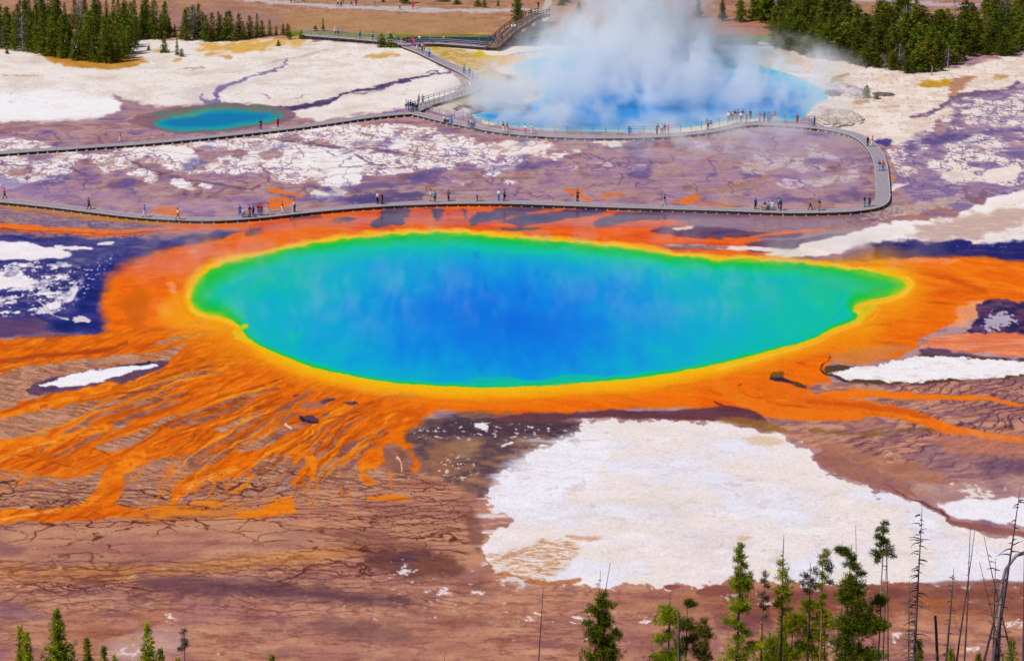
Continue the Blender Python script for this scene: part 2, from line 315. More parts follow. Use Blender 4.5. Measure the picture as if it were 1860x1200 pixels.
    P([(1588, 254), (1615, 250), (1628, 262), (1600, 268)], ['#3c3a80', '#54487e'], 5, 3, 2, 94); P([(1640, 262), (1700, 248), (1760, 240), (1780, 246), (1700, 262), (1640, 274)], ['#4c3f7a', '#63508a'], 10, 5, 3, 95, op=.8)
    lay(soft_zone([(1700, 230), (2100, 200), (2100, 340), (1820, 340)], 40) * ss(N(9, 2.5, 96, 4, rot=.22) * 1.8) * .55, '#5d5296')
    zr = soft_zone([(1640, 250), (1760, 190), (2100, 170), (2100, 350), (1800, 370), (1620, 360)], 20)
    lay(zr * ss(1.3 - np.abs(N(9, 5, 197, 5, rot=.2)) / .05) * .6, '#54447a'); lay(zr * ss(N(14, 3, 198, 4, rot=.2) * 1.6 - .7) * .5, '#b08a84')
    P([(1712, 320), (1730, 308), (1760, 310), (1775, 325), (1720, 330)], cr_w, 3, 4, 2, 97, op=.8); P([(1775, 318), (1830, 300), (1860, 305), (1840, 326), (1800, 334)], cr_w, 3, 4, 2, 98); P([(1615, 340), (1650, 332), (1640, 338), (1612, 350)], '#ecd9cc', 3, 2, 2, 97)
    P([(1612, 318), (1630, 316), (1626, 330), (1612, 332)], '#c88a5c', 5, 2, 2, 97)
    P([(1860, 378), (1830, 340), (2100, 330), (2100, 430), (1755, 446), (1770, 436), (1850, 412)], ['#f4eaea', '#e9dcd6', '#f3ece8'], 3, 5, 3, 99)
    # white tongue above the pool
    P([(1380, 462), (1385, 450), (1480, 428), (1570, 418), (1600, 404), (1700, 398), (1740, 390), (1790, 362), (1860, 346), (2100, 320), (2100, 400), (1840, 420), (1760, 440), (1700, 438), (1600, 440), (1570, 450), (1510, 464), (1440, 470)], ['#f6eeee', '#f2e6e0', '#efe0d6'], 3, 5, 3, 100)
    P([(1640, 428), (1720, 395), (1900, 370), (1870, 410), (1760, 440), (1680, 440)], ['#c3a08c', '#b8948c', '#d2b49a'], 14, 12, 3, 101, op=.75, cs=(4, 1.2))
    P([(1560, 448), (1640, 438), (1700, 442), (1760, 432), (1775, 446), (1860, 438), (2100, 430), (2100, 482), (1860, 480), (1760, 474), (1640, 470), (1560, 474), (1520, 468)], ['#181c62', '#2c2a6c', '#1c2068', '#54407c'], 7, 6, 4, 102, cs=(14, 3))
    P([(1510, 466), (1545, 450), (1580, 440), (1590, 465), (1570, 474)], ['#8a6a90', '#a8889a'], 8, 4, 3, 103, op=.8)
    zn = soft_zone([(1560, 450), (1700, 442), (2100, 436), (2100, 476), (1640, 472)], 8); lay(zn * ss(N(9, 2, 128, 5) * 2 - .5) * .6, '#6c4468'); lay(zn * ss(-N(6, 1.5, 129, 5) * 2 - .7) * .5, '#141a58')
    sp = N(.8, .9, 104, 3)
    lay(soft_zone([(1600, 440), (1720, 436), (1860, 444), (1860, 458), (1700, 448)], 8) * ss(sp * 3 - 1.6), '#cbbcc8')
    # wet band under the walk, right
    P([(1210, 380), (1400, 388), (1500, 386), (1600, 374), (1640, 366), (1700, 372), (1745, 382), (1720, 396), (1600, 404), (1560, 416), (1480, 428), (1350, 440), (1250, 420), (1100, 400)], ['#96707a', '#b07c6c', '#8a6a88', '#c08a70'], 5, 5, 3, 105, cs=(7, 2))
    P([(1590, 378), (1680, 366), (1760, 352), (1790, 340), (1720, 376), (1600, 400), (1560, 396)], ['#e0cfc8', '#b89080'], 6, 8, 2, 106, op=.7, cs=(2, .6))
    S([(1750, 340, 1.5), (1760, 362, 4), (1785, 368, 8), (1790, 350, 4), (1810, 345, 2)], '#86626e', soft=4, rough=3, op=.9)
    lay(soft_zone([(1300, 386), (1600, 380), (1680, 372), (1560, 420), (1360, 420)], 14) * ss(1.2 - cr2 / .16) * .5, '#5e3a48')

    # ---- left wet band under the near walk and the white and navy patch
    P([(-200, 366), (40, 378), (200, 398), (300, 408), (430, 408), (620, 384), (640, 400), (430, 430), (200, 436), (-200, 440)], ['#a0747c', '#8c6682', '#b98570', '#7c5c88'], 5, 4, 3, 111, cs=(9, 2))
    lay(soft_zone([(-200, 372), (200, 402), (330, 416), (260, 436), (-200, 436)], 10) * ss(1.1 - cr2 / .18) * .5, '#5e3a50')
    lay(soft_zone([(-200, 372), (200, 402), (330, 416), (260, 436), (-200, 436)], 10) * lines(3, 1.5, 9, 361, -.8, .12) * .5, '#5a3444')
    S([(-150, 358, 1), (0, 374, 2), (100, 387, 2), (200, 398, 2.4), (300, 408, 3), (430, 408, 3), (520, 400, 3), (620, 385, 2.5), (750, 378, 2)], ['#a8862c', '#c87a28', '#d2742c'], soft=3, rough=1.5)
    S([(-150, 402, 3), (30, 413, 6), (120, 418, 5), (220, 424, 5), (300, 416, 6), (400, 412, 7), (480, 410, 9), (560, 402, 10)], ['#e85f22', '#f2761a', '#d8602c'], soft=3, rough=2.5)
    S([(0, 416, .8), (120, 420, .8), (230, 426, .9), (330, 416, 1)], '#9a4420', soft=1.4, rough=.8)
    P([(-200, 428), (100, 428), (220, 436), (260, 430), (330, 430), (420, 420), (470, 420), (450, 440), (330, 446), (230, 470), (180, 500), (150, 540), (185, 585), (190, 610), (60, 600), (-200, 620)], ['#2c3078', '#4c4484', '#222a6c', '#80689a'], 8, 6, 4, 112, cs=(8, 3))
    zn = soft_zone([(-200, 440), (200, 440), (330, 440), (200, 500), (180, 600), (-200, 615)], 12)
    lay(zn * ss(N(7, 3, 125, 5) * 2 - .7) * .4, '#7c5c88'); lay(zn * ss(N(3, 2, 126, 5) * 2 - .8) * .5, '#1c2466'); lay(zn * ss(-N(4, 2, 127, 5) * 2 - .9) * .5, '#9c7484')
    wf2 = N(4.5, 4.0, 113, 4) + .6 * N(1.1, 1.0, 114, 4)
    P([(-200, 450), (100, 444), (60, 470), (-200, 476)], ['#f5eff2', '#eadfe0'], 3, 4, 3, 115)
    P([(-200, 440), (40, 436), (105, 452), (142, 466), (100, 470), (-200, 480)], ['#f6f0f2', '#ece2e4'], 3, 3, 3, 115); P([(95, 445), (160, 448), (172, 454), (130, 454), (100, 452)], '#f2e8e8', 2, 3, 2, 116); P([(175, 440), (210, 438), (205, 444), (178, 446)], '#eee2e4', 2, 3, 2, 116)
    P([(-200, 500), (60, 502), (80, 514), (30, 528), (-200, 532)], ['#ede0de', '#f4ecec', '#d6c0be'], 4, 6, 2.5, 117, cs=(9, 1.5))
    islands([(-200, 480), (150, 470), (170, 500), (150, 575), (-200, 575)], .62, 14, field=wf2, col=('#eee4ea', '#f4ecee', '#dccbd2'), crack=.4)
    P([(150, 500), (215, 455), (330, 440), (330, 452), (230, 480), (196, 510), (178, 545), (190, 590), (180, 610), (150, 600), (112, 605), (80, 580), (140, 575), (140, 540)], ['#1c2c7c', '#142060', '#2c3084', '#44387c'], 16, 8, 4, 118)
    P([(138, 516), (142, 530), (135, 548), (118, 552), (130, 535), (132, 520)], '#e6dce4', 2, 3, 1.2, 119); P([(130, 576), (150, 570), (166, 586), (150, 586), (132, 584)], '#d8ccd4', 2, 3, 1.2, 119); S([(70, 545), (100, 575), (125, 578)], '#cdc2d0', w=1.5, soft=1.5, rough=1.5)
    sp = N(.7, .8, 120, 3)
    lay(soft_zone([(30, 500), (160, 480), (230, 450), (200, 480), (140, 560), (60, 572)], 14) * ss(sp * 3 - .9) * .85, '#d9d0dc')
    P([(-200, 568), (60, 576), (100, 590), (40, 615), (-200, 624)], ['#6a4468', '#54406e', '#7c5068'], 8, 5, 3, 121, cs=(9, 2))
    P([(20, 612), (80, 600), (170, 612), (100, 622), (0, 630)], ['#3c3470', '#6c4c74'], 6, 4, 3, 122, op=.7)

    # ---- orange skirt of the pool
    og = ['#c45204', '#e66804', '#f27202', '#e85e04', '#f68006']
    # top: between the walk and the rim
    P([(470, 400), (560, 392), (640, 383), (740, 376), (900, 372), (1000, 378), (1100, 384), (1200, 386), (1260, 410), (1340, 432), (1420, 440), (1440, 452), (1380, 464), (1200, 466), (1000, 444), (800, 428), (600, 440), (470, 466), (400, 480), (330, 470), (400, 440)], ['#e25a10', '#f26a10', '#d84a18', '#f06414'], 5, 4, 4, 131, cs=(12, 3))
    pd = ['#43345e', '#5c4068', '#6c4a5c', '#3c3060']
    for a in ([(690, 380), (715, 377), (748, 378), (742, 392), (730, 402), (738, 408), (705, 412), (680, 414), (672, 408), (690, 396)], [(758, 378), (812, 376), (805, 392), (790, 404), (786, 402), (792, 386), (775, 378)],
              [(845, 398), (870, 385), (900, 382), (950, 374), (1020, 374), (980, 382), (930, 392), (905, 398), (882, 404), (860, 410), (850, 404)], [(905, 402), (960, 388), (1050, 378), (1120, 382), (1040, 398), (990, 406), (940, 412), (930, 406)],
              [(1070, 408), (1090, 396), (1130, 386), (1230, 380), (1330, 386), (1370, 392), (1300, 398), (1180, 400), (1120, 406), (1090, 413)], [(1175, 420), (1210, 410), (1300, 410), (1380, 424), (1460, 418), (1440, 432), (1340, 434), (1250, 432), (1200, 424)],
              [(905, 416), (950, 412), (990, 413), (970, 418), (915, 420)], [(540, 380), (560, 392), (585, 395), (560, 400), (520, 398)], [(440, 425), (470, 412), (482, 428), (450, 436)], [(835, 377), (855, 382), (842, 396), (838, 402), (846, 386)],
              [(595, 400), (640, 392), (655, 398), (620, 406), (600, 412)], [(1350, 440), (1440, 436), (1480, 426), (1560, 420), (1470, 440), (1440, 452), (1360, 462)]):
        P(a, pd, 4, 2.5, 2.5, 132, cs=(8, 2))
    S([(545, 425), (580, 418), (615, 408)], '#6c3c48', w=1.2, soft=1.6, rough=1)
    lay(soft_zone([(1180, 384), (1420, 390), (1560, 400), (1460, 420), (1260, 406)], 16) * .55, '#a87888')
    P([(1215, 416), (1240, 410), (1268, 411), (1240, 420)], '#f0dcc4', 2.5, 1.5, 2, 133)
    S([(1340, 436, 1), (1400, 424, 3), (1460, 418, 2.5), (1500, 416, 1)], '#e86a24', soft=3, rough=1.5)
    S([(1210, 447, 2), (1290, 450, 3.5), (1400, 452, 4), (1500, 462, 3)], ['#f2e6e0', '#e8cfc4'], soft=3, rough=1.5)
    P([(1195, 446), (1260, 446), (1330, 448), (1300, 454), (1230, 454)], pd, 4, 2, 2, 134, op=.7)
    # left lobe
    P([(190, 510), (230, 480), (300, 455), (360, 438), (440, 430), (560, 400), (660, 410), (600, 440), (470, 462), (360, 500), (335, 540), (350, 570), (420, 590), (460, 640), (700, 720), (780, 740), (760, 780), (600, 760), (400, 700), (250, 640), (190, 600), (183, 550)], og, 16, 7, 4, 141, cs=(9, 5))
    P([(190, 495), (250, 470), (340, 445), (460, 436), (500, 430), (470, 455), (370, 475), (330, 500), (260, 500), (200, 510)], ['#e88060', '#f07038', '#e06030', '#e89880'], 18, 8, 4, 142, op=.75)
    P([(285, 560), (315, 530), (345, 540), (350, 570), (400, 582), (430, 600), (380, 606), (330, 598), (290, 585)], ['#f8980a', '#fba80c'], 30, 4, 4, 143, op=.9)
    P([(225, 540), (250, 520), (280, 545), (255, 585), (290, 604), (240, 596), (222, 570)], ['#c05808', '#cf6408'], 16, 4, 4, 144, op=.65)
    P([(300, 515), (315, 510), (322, 530), (312, 535)], '#f0a888', 7, 3, 2, 145, op=.6)
    S([(345, 586), (370, 584)], '#8a4418', w=1.2, soft=1.5, rough=1)
    S([(275, 509), (300, 504)], '#a06040', w=1.0, soft=1.5, rough=1)
    S([(300, 452), (230, 478), (192, 510), (182, 550), (190, 600)], ['#a85048', '#8c4458'], w=5, soft=16, rough=6, op=.6)
    # left bottom fan
    P([(680, 790), (770, 790), (820, 850), (860, 940), (680, 900)], ['#a06c58', '#8c5a50', '#b88468'], 12, 8, 3, 150)
    fan = ['#b84a04', '#dc6204', '#ee7404', '#cc5606', '#f0840c', '#d86004']
    P([(-200, 622), (60, 614), (190, 605), (260, 600), (420, 590), (470, 650), (640, 715), (800, 730), (770, 760), (735, 790), (765, 830), (760, 862), (735, 850), (740, 815), (700, 800), (690, 850), (664, 862), (640, 840), (560, 862), (545, 900), (520, 850), (440, 860), (330, 900), (290, 935), (200, 945), (0, 952), (-200, 970), (-200, 800)], fan, 6, 6, 4, 151, cs=(13, 2.2), rot=1.08)
    # flow streaks in the fan
    zf = soft_zone([(-200, 625), (200, 600), (430, 590), (640, 700), (780, 740), (750, 850), (500, 880), (200, 950), (-200, 960)], 20)
    st = N(11, .8, 152, 5, rot=1.1)
    lay(zf * ss(st * 1.8 - .4) * .5, '#b04408'); lay(zf * ss(-st * 1.6 - .6) * .4, '#f8961c'); lay(zf * ss(N(20, 5, 162, 4, rot=1.0) * 1.6 - .4) * .4, '#c4560c')
    S([(-150, 665, 4), (0, 657, 4.5), (60, 648, 4), (120, 642, 3.5), (190, 636, 4), (230, 624, 3)], ['#a03c0c', '#b84810'], soft=6, rough=2)
    br = ['#8c584c', '#b47e62', '#94604e', '#cc9a7c', '#a06858', '#b88468']
    for a in ([(-200, 700), (0, 678), (40, 665), (120, 655), (190, 645), (290, 640), (330, 625), (350, 622), (300, 655), (280, 675), (210, 692), (130, 706), (110, 712), (60, 725), (0, 745), (-200, 780)],
              [(-200, 795), (0, 758), (60, 745), (120, 735), (185, 727), (235, 722), (200, 738), (160, 752), (120, 768), (66, 797), (0, 795), (-200, 830)],
              [(270, 628), (300, 618), (330, 612), (375, 600), (390, 602), (350, 615), (310, 622), (265, 632)], [(400, 598), (425, 591), (420, 597), (405, 602)],
              [(105, 790), (130, 775), (170, 768), (160, 780), (140, 795), (115, 797)], [(185, 786), (215, 765), (236, 762), (220, 775), (200, 785)],
              [(170, 812), (200, 797), (260, 780), (290, 760), (340, 747), (378, 743), (345, 755), (300, 775), (270, 788), (240, 806), (225, 816), (190, 820)],
              [(0, 848), (60, 862), (130, 872), (200, 842), (190, 860), (175, 880), (172, 905), (150, 918), (60, 925), (0, 922), (-200, 950), (-200, 850)],
              [(215, 852), (280, 835), (340, 828), (400, 820), (420, 826), (370, 850), (330, 872), (318, 888), (300, 925), (200, 920), (225, 900), (222, 870)],
              [(345, 880), (400, 855), (428, 852), (400, 868), (350, 885)], [(350, 920), (345, 895), (420, 872), (455, 855), (470, 830), (520, 825), (530, 842), (545, 862), (520, 875), (500, 900), (440, 905)],
              [(385, 782), (440, 756), (480, 742), (470, 755), (430, 772), (400, 785)], [(430, 810), (480, 790), (520, 800), (470, 815), (440, 822)], [(475, 790), (520, 770), (545, 775), (500, 795), (470, 812)],
              [(560, 850), (600, 845), (650, 838), (680, 860), (690, 875), (620, 880), (570, 880)], [(672, 848), (700, 852), (736, 858), (790, 862), (780, 900), (700, 900), (690, 870)],
              [(150, 705), (195, 710), (170, 720), (150, 722)]):
        P(a, br, 6, 5, 2, 153, cs=(6, 1.0), rot=-.5)
    rr = random.Random(23)
    for k in range(84):
        t = rr.random(); u = 400 + 360 * t; v = 612 + 130 * t ** .8 + rr.uniform(-8, 16); L = rr.uniform(120, 430) * (1.1 - .6 * t); a0 = .20 + .35 * t + rr.uniform(-.08, .12); q = []; n = 7; w = rr.uniform(.7, 3.0); off = rr.uniform(0, 160) * (1 - .4 * t)
        u -= off * math.cos(a0); v += off * math.sin(a0)
        for s in range(n + 1):
            q.append((u, v, max(.3, w * math.sin(math.pi * (s + .4) / (n + 1))))); a = a0 + .16 * math.sin(s * 1.1 + k) + .05 * s * (.2 if t < .5 else 1); u -= L / n * math.cos(a); v += L / n * math.sin(a)
            if v > 925 or u < -160: break
        if len(q) > 3: S(q, rr.choice((['#a8440a', '#bc5208'], ['#8c3a10', '#a44810'], ['#f89a1c', '#f28a10'], ['#fba428', '#ee8818'], ['#c45c0c', '#d86c10'])), soft=2.4, rough=1.8, op=rr.uniform(.45, .85))
        if len(q) > 3 and k % 3 == 0 and q[0][1] > 640: S([(a_, b_ + 9, max(.5, c_ * 1.5)) for a_, b_, c_ in q[1:-1]], ['#9c6450', '#7c5058', '#b4846c'], soft=3, rough=2.4, op=.85)
    for k in range(34):
        t = rr.random(); u = 1330 + 190 * t; v = 722 + 6 * t + rr.uniform(-16, 18); a0 = .06 + rr.uniform(-.08, .10); L = rr.uniform(90, 260); w = rr.uniform(.6, 2.2); q = []
        for s in range(6): q.append((u, v, max(.3, w * math.sin(math.pi * (s + .4) / 6)))); u += L / 5; v += L / 5 * math.sin(a0 + .12 * math.sin(s + k))
        zr_.append((q, rr.choice((['#b04c08', '#c45a08'], ['#fa9a1c', '#f28a10'], ['#c85c08', '#d86808'])), rr.uniform(.4, .8)))
    zf2 = soft_zone([(-200, 640), (200, 640), (330, 640), (560, 760), (690, 850), (760, 870), (500, 900), (200, 930), (-200, 960)], 14)
    org = ss((CAN[..., 0] - CAN[..., 2] - .52) * 7)                # 1 where orange lies
    lay(zf2 * (1 - org) * lines(1.15, 1.0, 7, 351, -.55, .16, octs=4) * ss(N(6, 4, 358) * 1.4 + .3) * .55, '#4a2430'); lay(zf2 * (1 - org) * ss(N(7, 4, 359, 4, rot=.9) * 1.5) * .5, '#c8987c'); lay(zf2 * (1 - org) * lines(3.4, 1.6, 15, 356, 1.1, .09) * ss(N(7, 5, 357) + .3) * .7, '#d87020'); lay(zf2 * (1 - org) * ss(N(3, 1.5, 352, 4, rot=-.75) * 1.6) * .45, '#c08a70')
    lay(zf2 * org * lines(1.9, 1.3, 14, 353, 1.12, .10) * ss(N(8, 6, 354) + .3) * .6, '#a04410'); lay(zf2 * org * ss(N(6, 1.0, 355, 4, rot=1.1) * 2 - .9) * .5, '#b85410')
    # white patch with dark ring
    P([(45, 705), (110, 680), (200, 668), (285, 655), (305, 655), (290, 672), (200, 702), (110, 712), (60, 716)], ['#503458', '#6c4a60', '#3c2c58'], 4, 4, 2, 155)
    P([(68, 700), (95, 695), (110, 684), (150, 673), (210, 670), (250, 664), (285, 662), (288, 667), (240, 674), (225, 681), (190, 692), (150, 700), (115, 705), (100, 700)], ['#f2ecf0', '#f6f2f6'], 2, 2.5, 1.6, 156)
    S([(250, 662, 3), (270, 658, 3)], '#26244c', soft=2, rough=1.5)
    for a in ([(575, 732), (590, 722), (612, 722), (605, 728), (590, 735)], [(620, 732), (640, 728), (652, 730), (640, 735)], [(535, 758), (560, 752), (585, 762), (560, 768)], [(528, 718), (545, 714), (540, 720)]):
        P(a, ['#3c2c50', '#5c3c50', '#46485c'], 2.5, 2, 1.4, 157)
    P([(530, 738), (570, 728), (600, 735), (570, 745)], '#9c6470', 6, 3, 2, 158, op=.7)
    for st in ([(560, 768), (600, 758), (640, 752), (670, 738)], [(345, 655), (362, 650), (375, 652)], [(180, 720), (240, 712), (290, 706)], [(210, 715), (250, 712)], [(480, 700), (505, 690)], [(325, 720), (365, 700), (380, 695)], [(400, 735), (440, 725), (465, 718)], [(120, 815), (160, 812), (200, 824)], [(30, 825), (80, 835), (130, 850)]):
        S(st, '#8c3c1c', w=.8, soft=2.4, rough=2.2, op=.6)
    S([(520, 770), (528, 776)], '#f0c8b8', w=2, soft=2)
    P([(535, 752), (545, 758), (560, 765), (585, 764), (570, 770), (545, 764)], '#241c30', 2, 1.5, 1, 159)
    P([(712, 812), (735, 812), (750, 825), (752, 845), (735, 852), (732, 832), (718, 818)], ['#84503c', '#9c6c60', '#6c3c30'], 6, 4, 1.5, 160)
    S([(722, 830), (730, 840), (726, 855)], '#f2c8a8', w=1.4, soft=1.5)
    # pale-rimmed runnels
    for st in ([(-150, 770, 4), (0, 760, 4), (60, 742, 5), (130, 722, 6), (200, 700, 8)], [(-150, 808, 6), (0, 808, 6), (70, 800, 7), (100, 796, 6), (200, 775, 8)], [(0, 830, 4), (40, 812, 3), (100, 800, 3)], [(340, 865, 8), (250, 830, 14), (190, 870, 10), (178, 900, 9), (150, 920, 5), (100, 928, 3.5), (40, 935, 3), (-60, 955, 4)][1:],
               [(430, 850, 8), (370, 870, 5), (330, 890, 3.5), (315, 905, 3), (295, 925, 2)], [(460, 860, 4), (440, 885, 2), (400, 900, 1.5)], [(560, 830, 10), (566, 855, 6), (562, 880, 3), (545, 895, 3)], [(680, 840, 10), (655, 850, 8), (660, 870, 7), (680, 880, 4)]):
        S(st, ['#d86408', '#ec7a0c', '#f48c18', '#cc5c08'], soft=6, rough=3.5, lo=-.7, hi=.7)
    for st in ([(0, 944, 1.2), (60, 932, 1), (110, 925, 1)], [(470, 870), (470, 895)], [(390, 860), (345, 885), (318, 905)], [(100, 800), (40, 815), (0, 838)], [(300, 935), (340, 890), (380, 868), (430, 850)]):
        S(st, '#f8b070', w=.9, soft=1.6, rough=.8, op=.75)

    # right orange
    P([(1560, 474), (1640, 472), (1660, 468), (1740, 466), (1800, 476), (1860, 480), (2100, 500), (2100, 560), (1860, 552), (1800, 545), (1770, 580), (1690, 600), (1650, 640), (1560, 665), (1500, 650), (1510, 700), (1560, 712), (1480, 730), (1560, 752), (1680, 750), (1720, 785), (1500, 768), (1380, 755), (1300, 740), (1100, 744), (1020, 752), (900, 760), (780, 740), (720, 720), (900, 700), (1300, 660), (1500, 600), (1600, 540), (1650, 515)], og, 6, 4, 5, 161, cs=(14, 3), rot=-.3)
    P([(1640, 470), (1740, 466), (1860, 478), (2100, 492), (2100, 545), (1860, 540), (1780, 520), (1680, 530), (1640, 560), (1600, 600), (1540, 640), (1600, 560), (1660, 515)], ['#f67406', '#e86406', '#f88010', '#ee6e04'], 16, 6, 5, 162, cs=(10, 2), rot=-.6)
    S([(1560, 482, 3), (1640, 488, 3), (1700, 498, 4), (1750, 515, 5), (1790, 530, 4)], '#c84c08', soft=9, rough=3, op=.7)
    S([(1640, 540, 3), (1700, 530, 3), (1780, 530, 4)], '#d05808', soft=8, rough=2, op=.6)
    S([(1700, 496, 2), (1620, 486, 2), (1500, 478, 1)], '#e0602c', soft=5, rough=1, op=.5)
    P([(1640, 474), (1655, 468), (1690, 466), (1750, 470), (1720, 478), (1690, 474), (1650, 480)], ['#f08048', '#f4a078', '#f07030'], 4, 2, 3, 163, op=.7)
    P([(1730, 560), (1775, 548), (1800, 545), (1790, 565), (1760, 590), (1710, 600), (1740, 580)], ['#e8b0a0', '#f0a070', '#d89888'], 10, 5, 3, 164, op=.8)
    P([(1790, 545), (1820, 548), (2100, 560), (2100, 640), (1860, 630), (1780, 612), (1735, 612), (1765, 596), (1782, 575), (1778, 560)], ['#38285c', '#2c2250', '#5c3c5c', '#6a4a70'], 5, 7, 2.5, 165)
    P([(1790, 575), (1830, 565), (1840, 588), (1800, 600), (1790, 590)], '#cfc4d4', 3, 12, .8, 166, op=.8)
    P([(1700, 610), (1780, 600), (2100, 620), (2100, 660), (1860, 652), (1780, 640), (1700, 636), (1660, 630)], ['#e88858', '#dc7048', '#f09468', '#a85c58'], 6, 5, 2, 167, cs=(9, 1.3))
    
    P([(1660, 634), (1690, 632), (1750, 642), (1800, 652), (1860, 655), (2100, 660), (2100, 672), (1700, 650)], pd, 4, 3, 2, 168)
    P([(1500, 668), (1512, 658), (1560, 668), (1640, 655), (1660, 640), (1700, 645), (1760, 650), (2100, 660), (2100, 690), (1740, 695), (1600, 702), (1540, 692), (1500, 682)], ['#4c3828', '#5c4420', '#4c3440'], 4, 4, 2, 169)
    P([(1505, 676), (1540, 672), (1550, 668), (1600, 664), (1650, 645), (1700, 646), (1800, 655), (2100, 662), (2100, 680), (1860, 678), (1780, 690), (1700, 688), (1640, 696), (1560, 690), (1520, 684)], ['#f0e8ea', '#f6f0f2', '#e4d2cc'], 2, 4, 1.6, 170)
    lay(soft_zone([(1600, 655), (1700, 648), (1860, 665), (1760, 676), (1620, 670)], 8) * ss(N(1.6, 1.4, 171, 3) * 3 - 1.9) * .6, '#8c6450')
    P([(1400, 700), (1395, 684), (1412, 675), (1425, 685), (1445, 695), (1492, 710), (1470, 712), (1430, 704)], ['#382850', '#2c2048', '#5c4420'], 3, 2, 2, 172)
    P([(1402, 676), (1422, 674), (1426, 684), (1405, 686)], '#6c4c18', 3, 2, 1.5, 173)
    S([(1505, 642, .6), (1508, 650, 1.4), (1495, 664, 1.6), (1492, 676, 1.2), (1530, 690, 1.2), (1580, 700, .8)], '#3a2420', soft=2, rough=1.6)
    P([(1500, 640), (1640, 622), (1660, 632), (1560, 665), (1520, 660)], ['#c89080', '#b87c68'], 8, 4, 3, 174, op=.6)
    for st in ([(1440, 650), (1448, 660), (1462, 662)], [(1436, 645), (1450, 640)], [(1575, 610), (1590, 615)], [(1570, 592), (1620, 588)], [(1340, 702), (1344, 698)], [(1344, 706), (1350, 712)], [(1130, 706), (1145, 706)]):
        S(st, '#8c3c10', w=.7, soft=2, rough=1.6, op=.7)
    for q, c, o_ in zr_: S(q, c, soft=2.4, rough=1.8, op=o_)
    # lower-right fan with crack net
    P([(1500, 690), (1600, 700), (1700, 694), (1860, 682), (2100, 690), (2100, 900), (1860, 880), (1700, 880), (1620, 860), (1480, 815), (1400, 785), (1370, 755), (1450, 765), (1560, 752), (1690, 770), (1700, 745), (1500, 730), (1440, 715)], ['#94606a', '#b87e68', '#8c5c68', '#cc9478', '#a87060', '#7c5464'], 6, 5, 3, 181, cs=(9, 2), rot=.6)
    lay(soft_zone([(1600, 690), (2100, 680), (2100, 760), (1800, 745), (1640, 715)], 12) * np.maximum(ss(1.3 - cr2 / .09) * .5, lines(1.5, 1.3, 8, 371, .9, .12)) * .7, '#5a2c38')
    lay(soft_zone([(1580, 725), (1700, 730), (2100, 740), (2100, 900), (1720, 880), (1500, 800), (1650, 780)], 16) * np.maximum(lines(1.7, 1.5, 9, 372, .85, .11), lines(3.3, 1.6, 11, 373, .55, .06)) * ss(N(8, 6, 374, 3) + .8) * .75, '#4c2a3c')
    P([(1700, 790), (1860, 790), (2100, 800), (2100, 900), (1860, 885), (1700, 870), (1650, 850)], ['#8c6078', '#a07880', '#6c5068'], 20, 8, 3, 182, op=.55)
    lay(soft_zone([(1760, 840), (1860, 825), (2100, 830), (2100, 870), (1800, 862)], 20) * .5, '#4c3458')
    for st, c in (([(1480, 722, 5), (1560, 735, 8), (1640, 750, 11), (1700, 770, 12), (1735, 782, 8), (1780, 788, 5), (1860, 800, 6), (2000, 806, 6)], ['#f07c14', '#e86c10', '#f48a20']), ([(1500, 718, 8), (1580, 714, 8), (1680, 720, 5), (1790, 722, 4), (1860, 736, 3), (2000, 752, 3)], ['#f47c10', '#ec7010']),
                  ([(1380, 700, 14), (1440, 712, 14), (1510, 735, 12), (1580, 742, 10)], ['#ee7210', '#e06408']), ([(1300, 690, 10), (1360, 742, 12), (1460, 752, 12), (1560, 755, 8)], ['#f07810', '#e87010'])):
        S(st, c, soft=4, rough=2.5)
    S([(1470, 728, 3), (1540, 734, 5), (1640, 746, 6), (1690, 758, 4)], '#c85008', soft=5, rough=2, op=.7)
    P([(1675, 790), (1760, 782), (2100, 800), (2100, 850), (1860, 830), (1740, 830)], ['#e87c40', '#c87858', '#f09050'], 14, 8, 3, 183, op=.5)
    P([(1490, 800), (1560, 815), (1700, 850), (1720, 885), (1600, 868), (1500, 835)], ['#b47858', '#a86c54', '#c48c60'], 14, 8, 3, 184, op=.7)
    S([(1470, 782, 4), (1540, 790, 4), (1620, 784, 3), (1700, 780, 3)], ['#7c5c20', '#6c4420'], soft=6, rough=4, op=.6)
    S([(1480, 772, 3), (1530, 775, 3)], '#e0a080', soft=4, rough=2, op=.7)

    # ---- bottom: brown mats with fine runnels
    bb = ['#965c4a', '#b47660', '#c48c6e', '#a46c60', '#bc826a', '#cc987c']
    P([(-200, 955), (0, 952), (200, 945), (290, 935), (330, 905), (440, 905), (560, 880), (700, 880), (790, 860), (860, 870), (940, 940), (900, 1000), (960, 1020), (1200, 1030), (1340, 1030), (1480, 1030), (1600, 1030), (2100, 1030), (2100, 1400), (-200, 1400)], bb, 8, 5, 4, 191, cs=(26, 8))
    P([(1060, 1080), (1500, 1066), (2100, 1062), (2100, 1130), (1500, 1120), (1300, 1130)], ['#7c4438', '#8c5040', '#a0603c'], 22, 6, 4, 192, op=.7, cs=(12, 3))
    P([(200, 936), (330, 912), (440, 915), (530, 905), (520, 928), (440, 938), (330, 942), (240, 952)], ['#e07c14', '#ec8818', '#b86430', '#d87c20'], 14, 14, 2.5, 193, cs=(7, .9), stretch=3, op=.9)
    P([(500, 915), (530, 900), (536, 925), (520, 935), (400, 945)], ['#ee8410', '#e87a10'], 5, 3, 2, 194); P([(660, 905), (700, 898), (780, 904), (700, 912)], '#e87c14', 5, 3, 2, 194)
    # crack strands: nearly level wandering lines
    z1 = soft_zone([(-200, 850), (180, 880), (300, 850), (560, 850), (800, 860), (860, 900), (840, 1060), (-200, 1090)], 24)
    org = ss((CAN[..., 0] - CAN[..., 2] - .55) * 7)
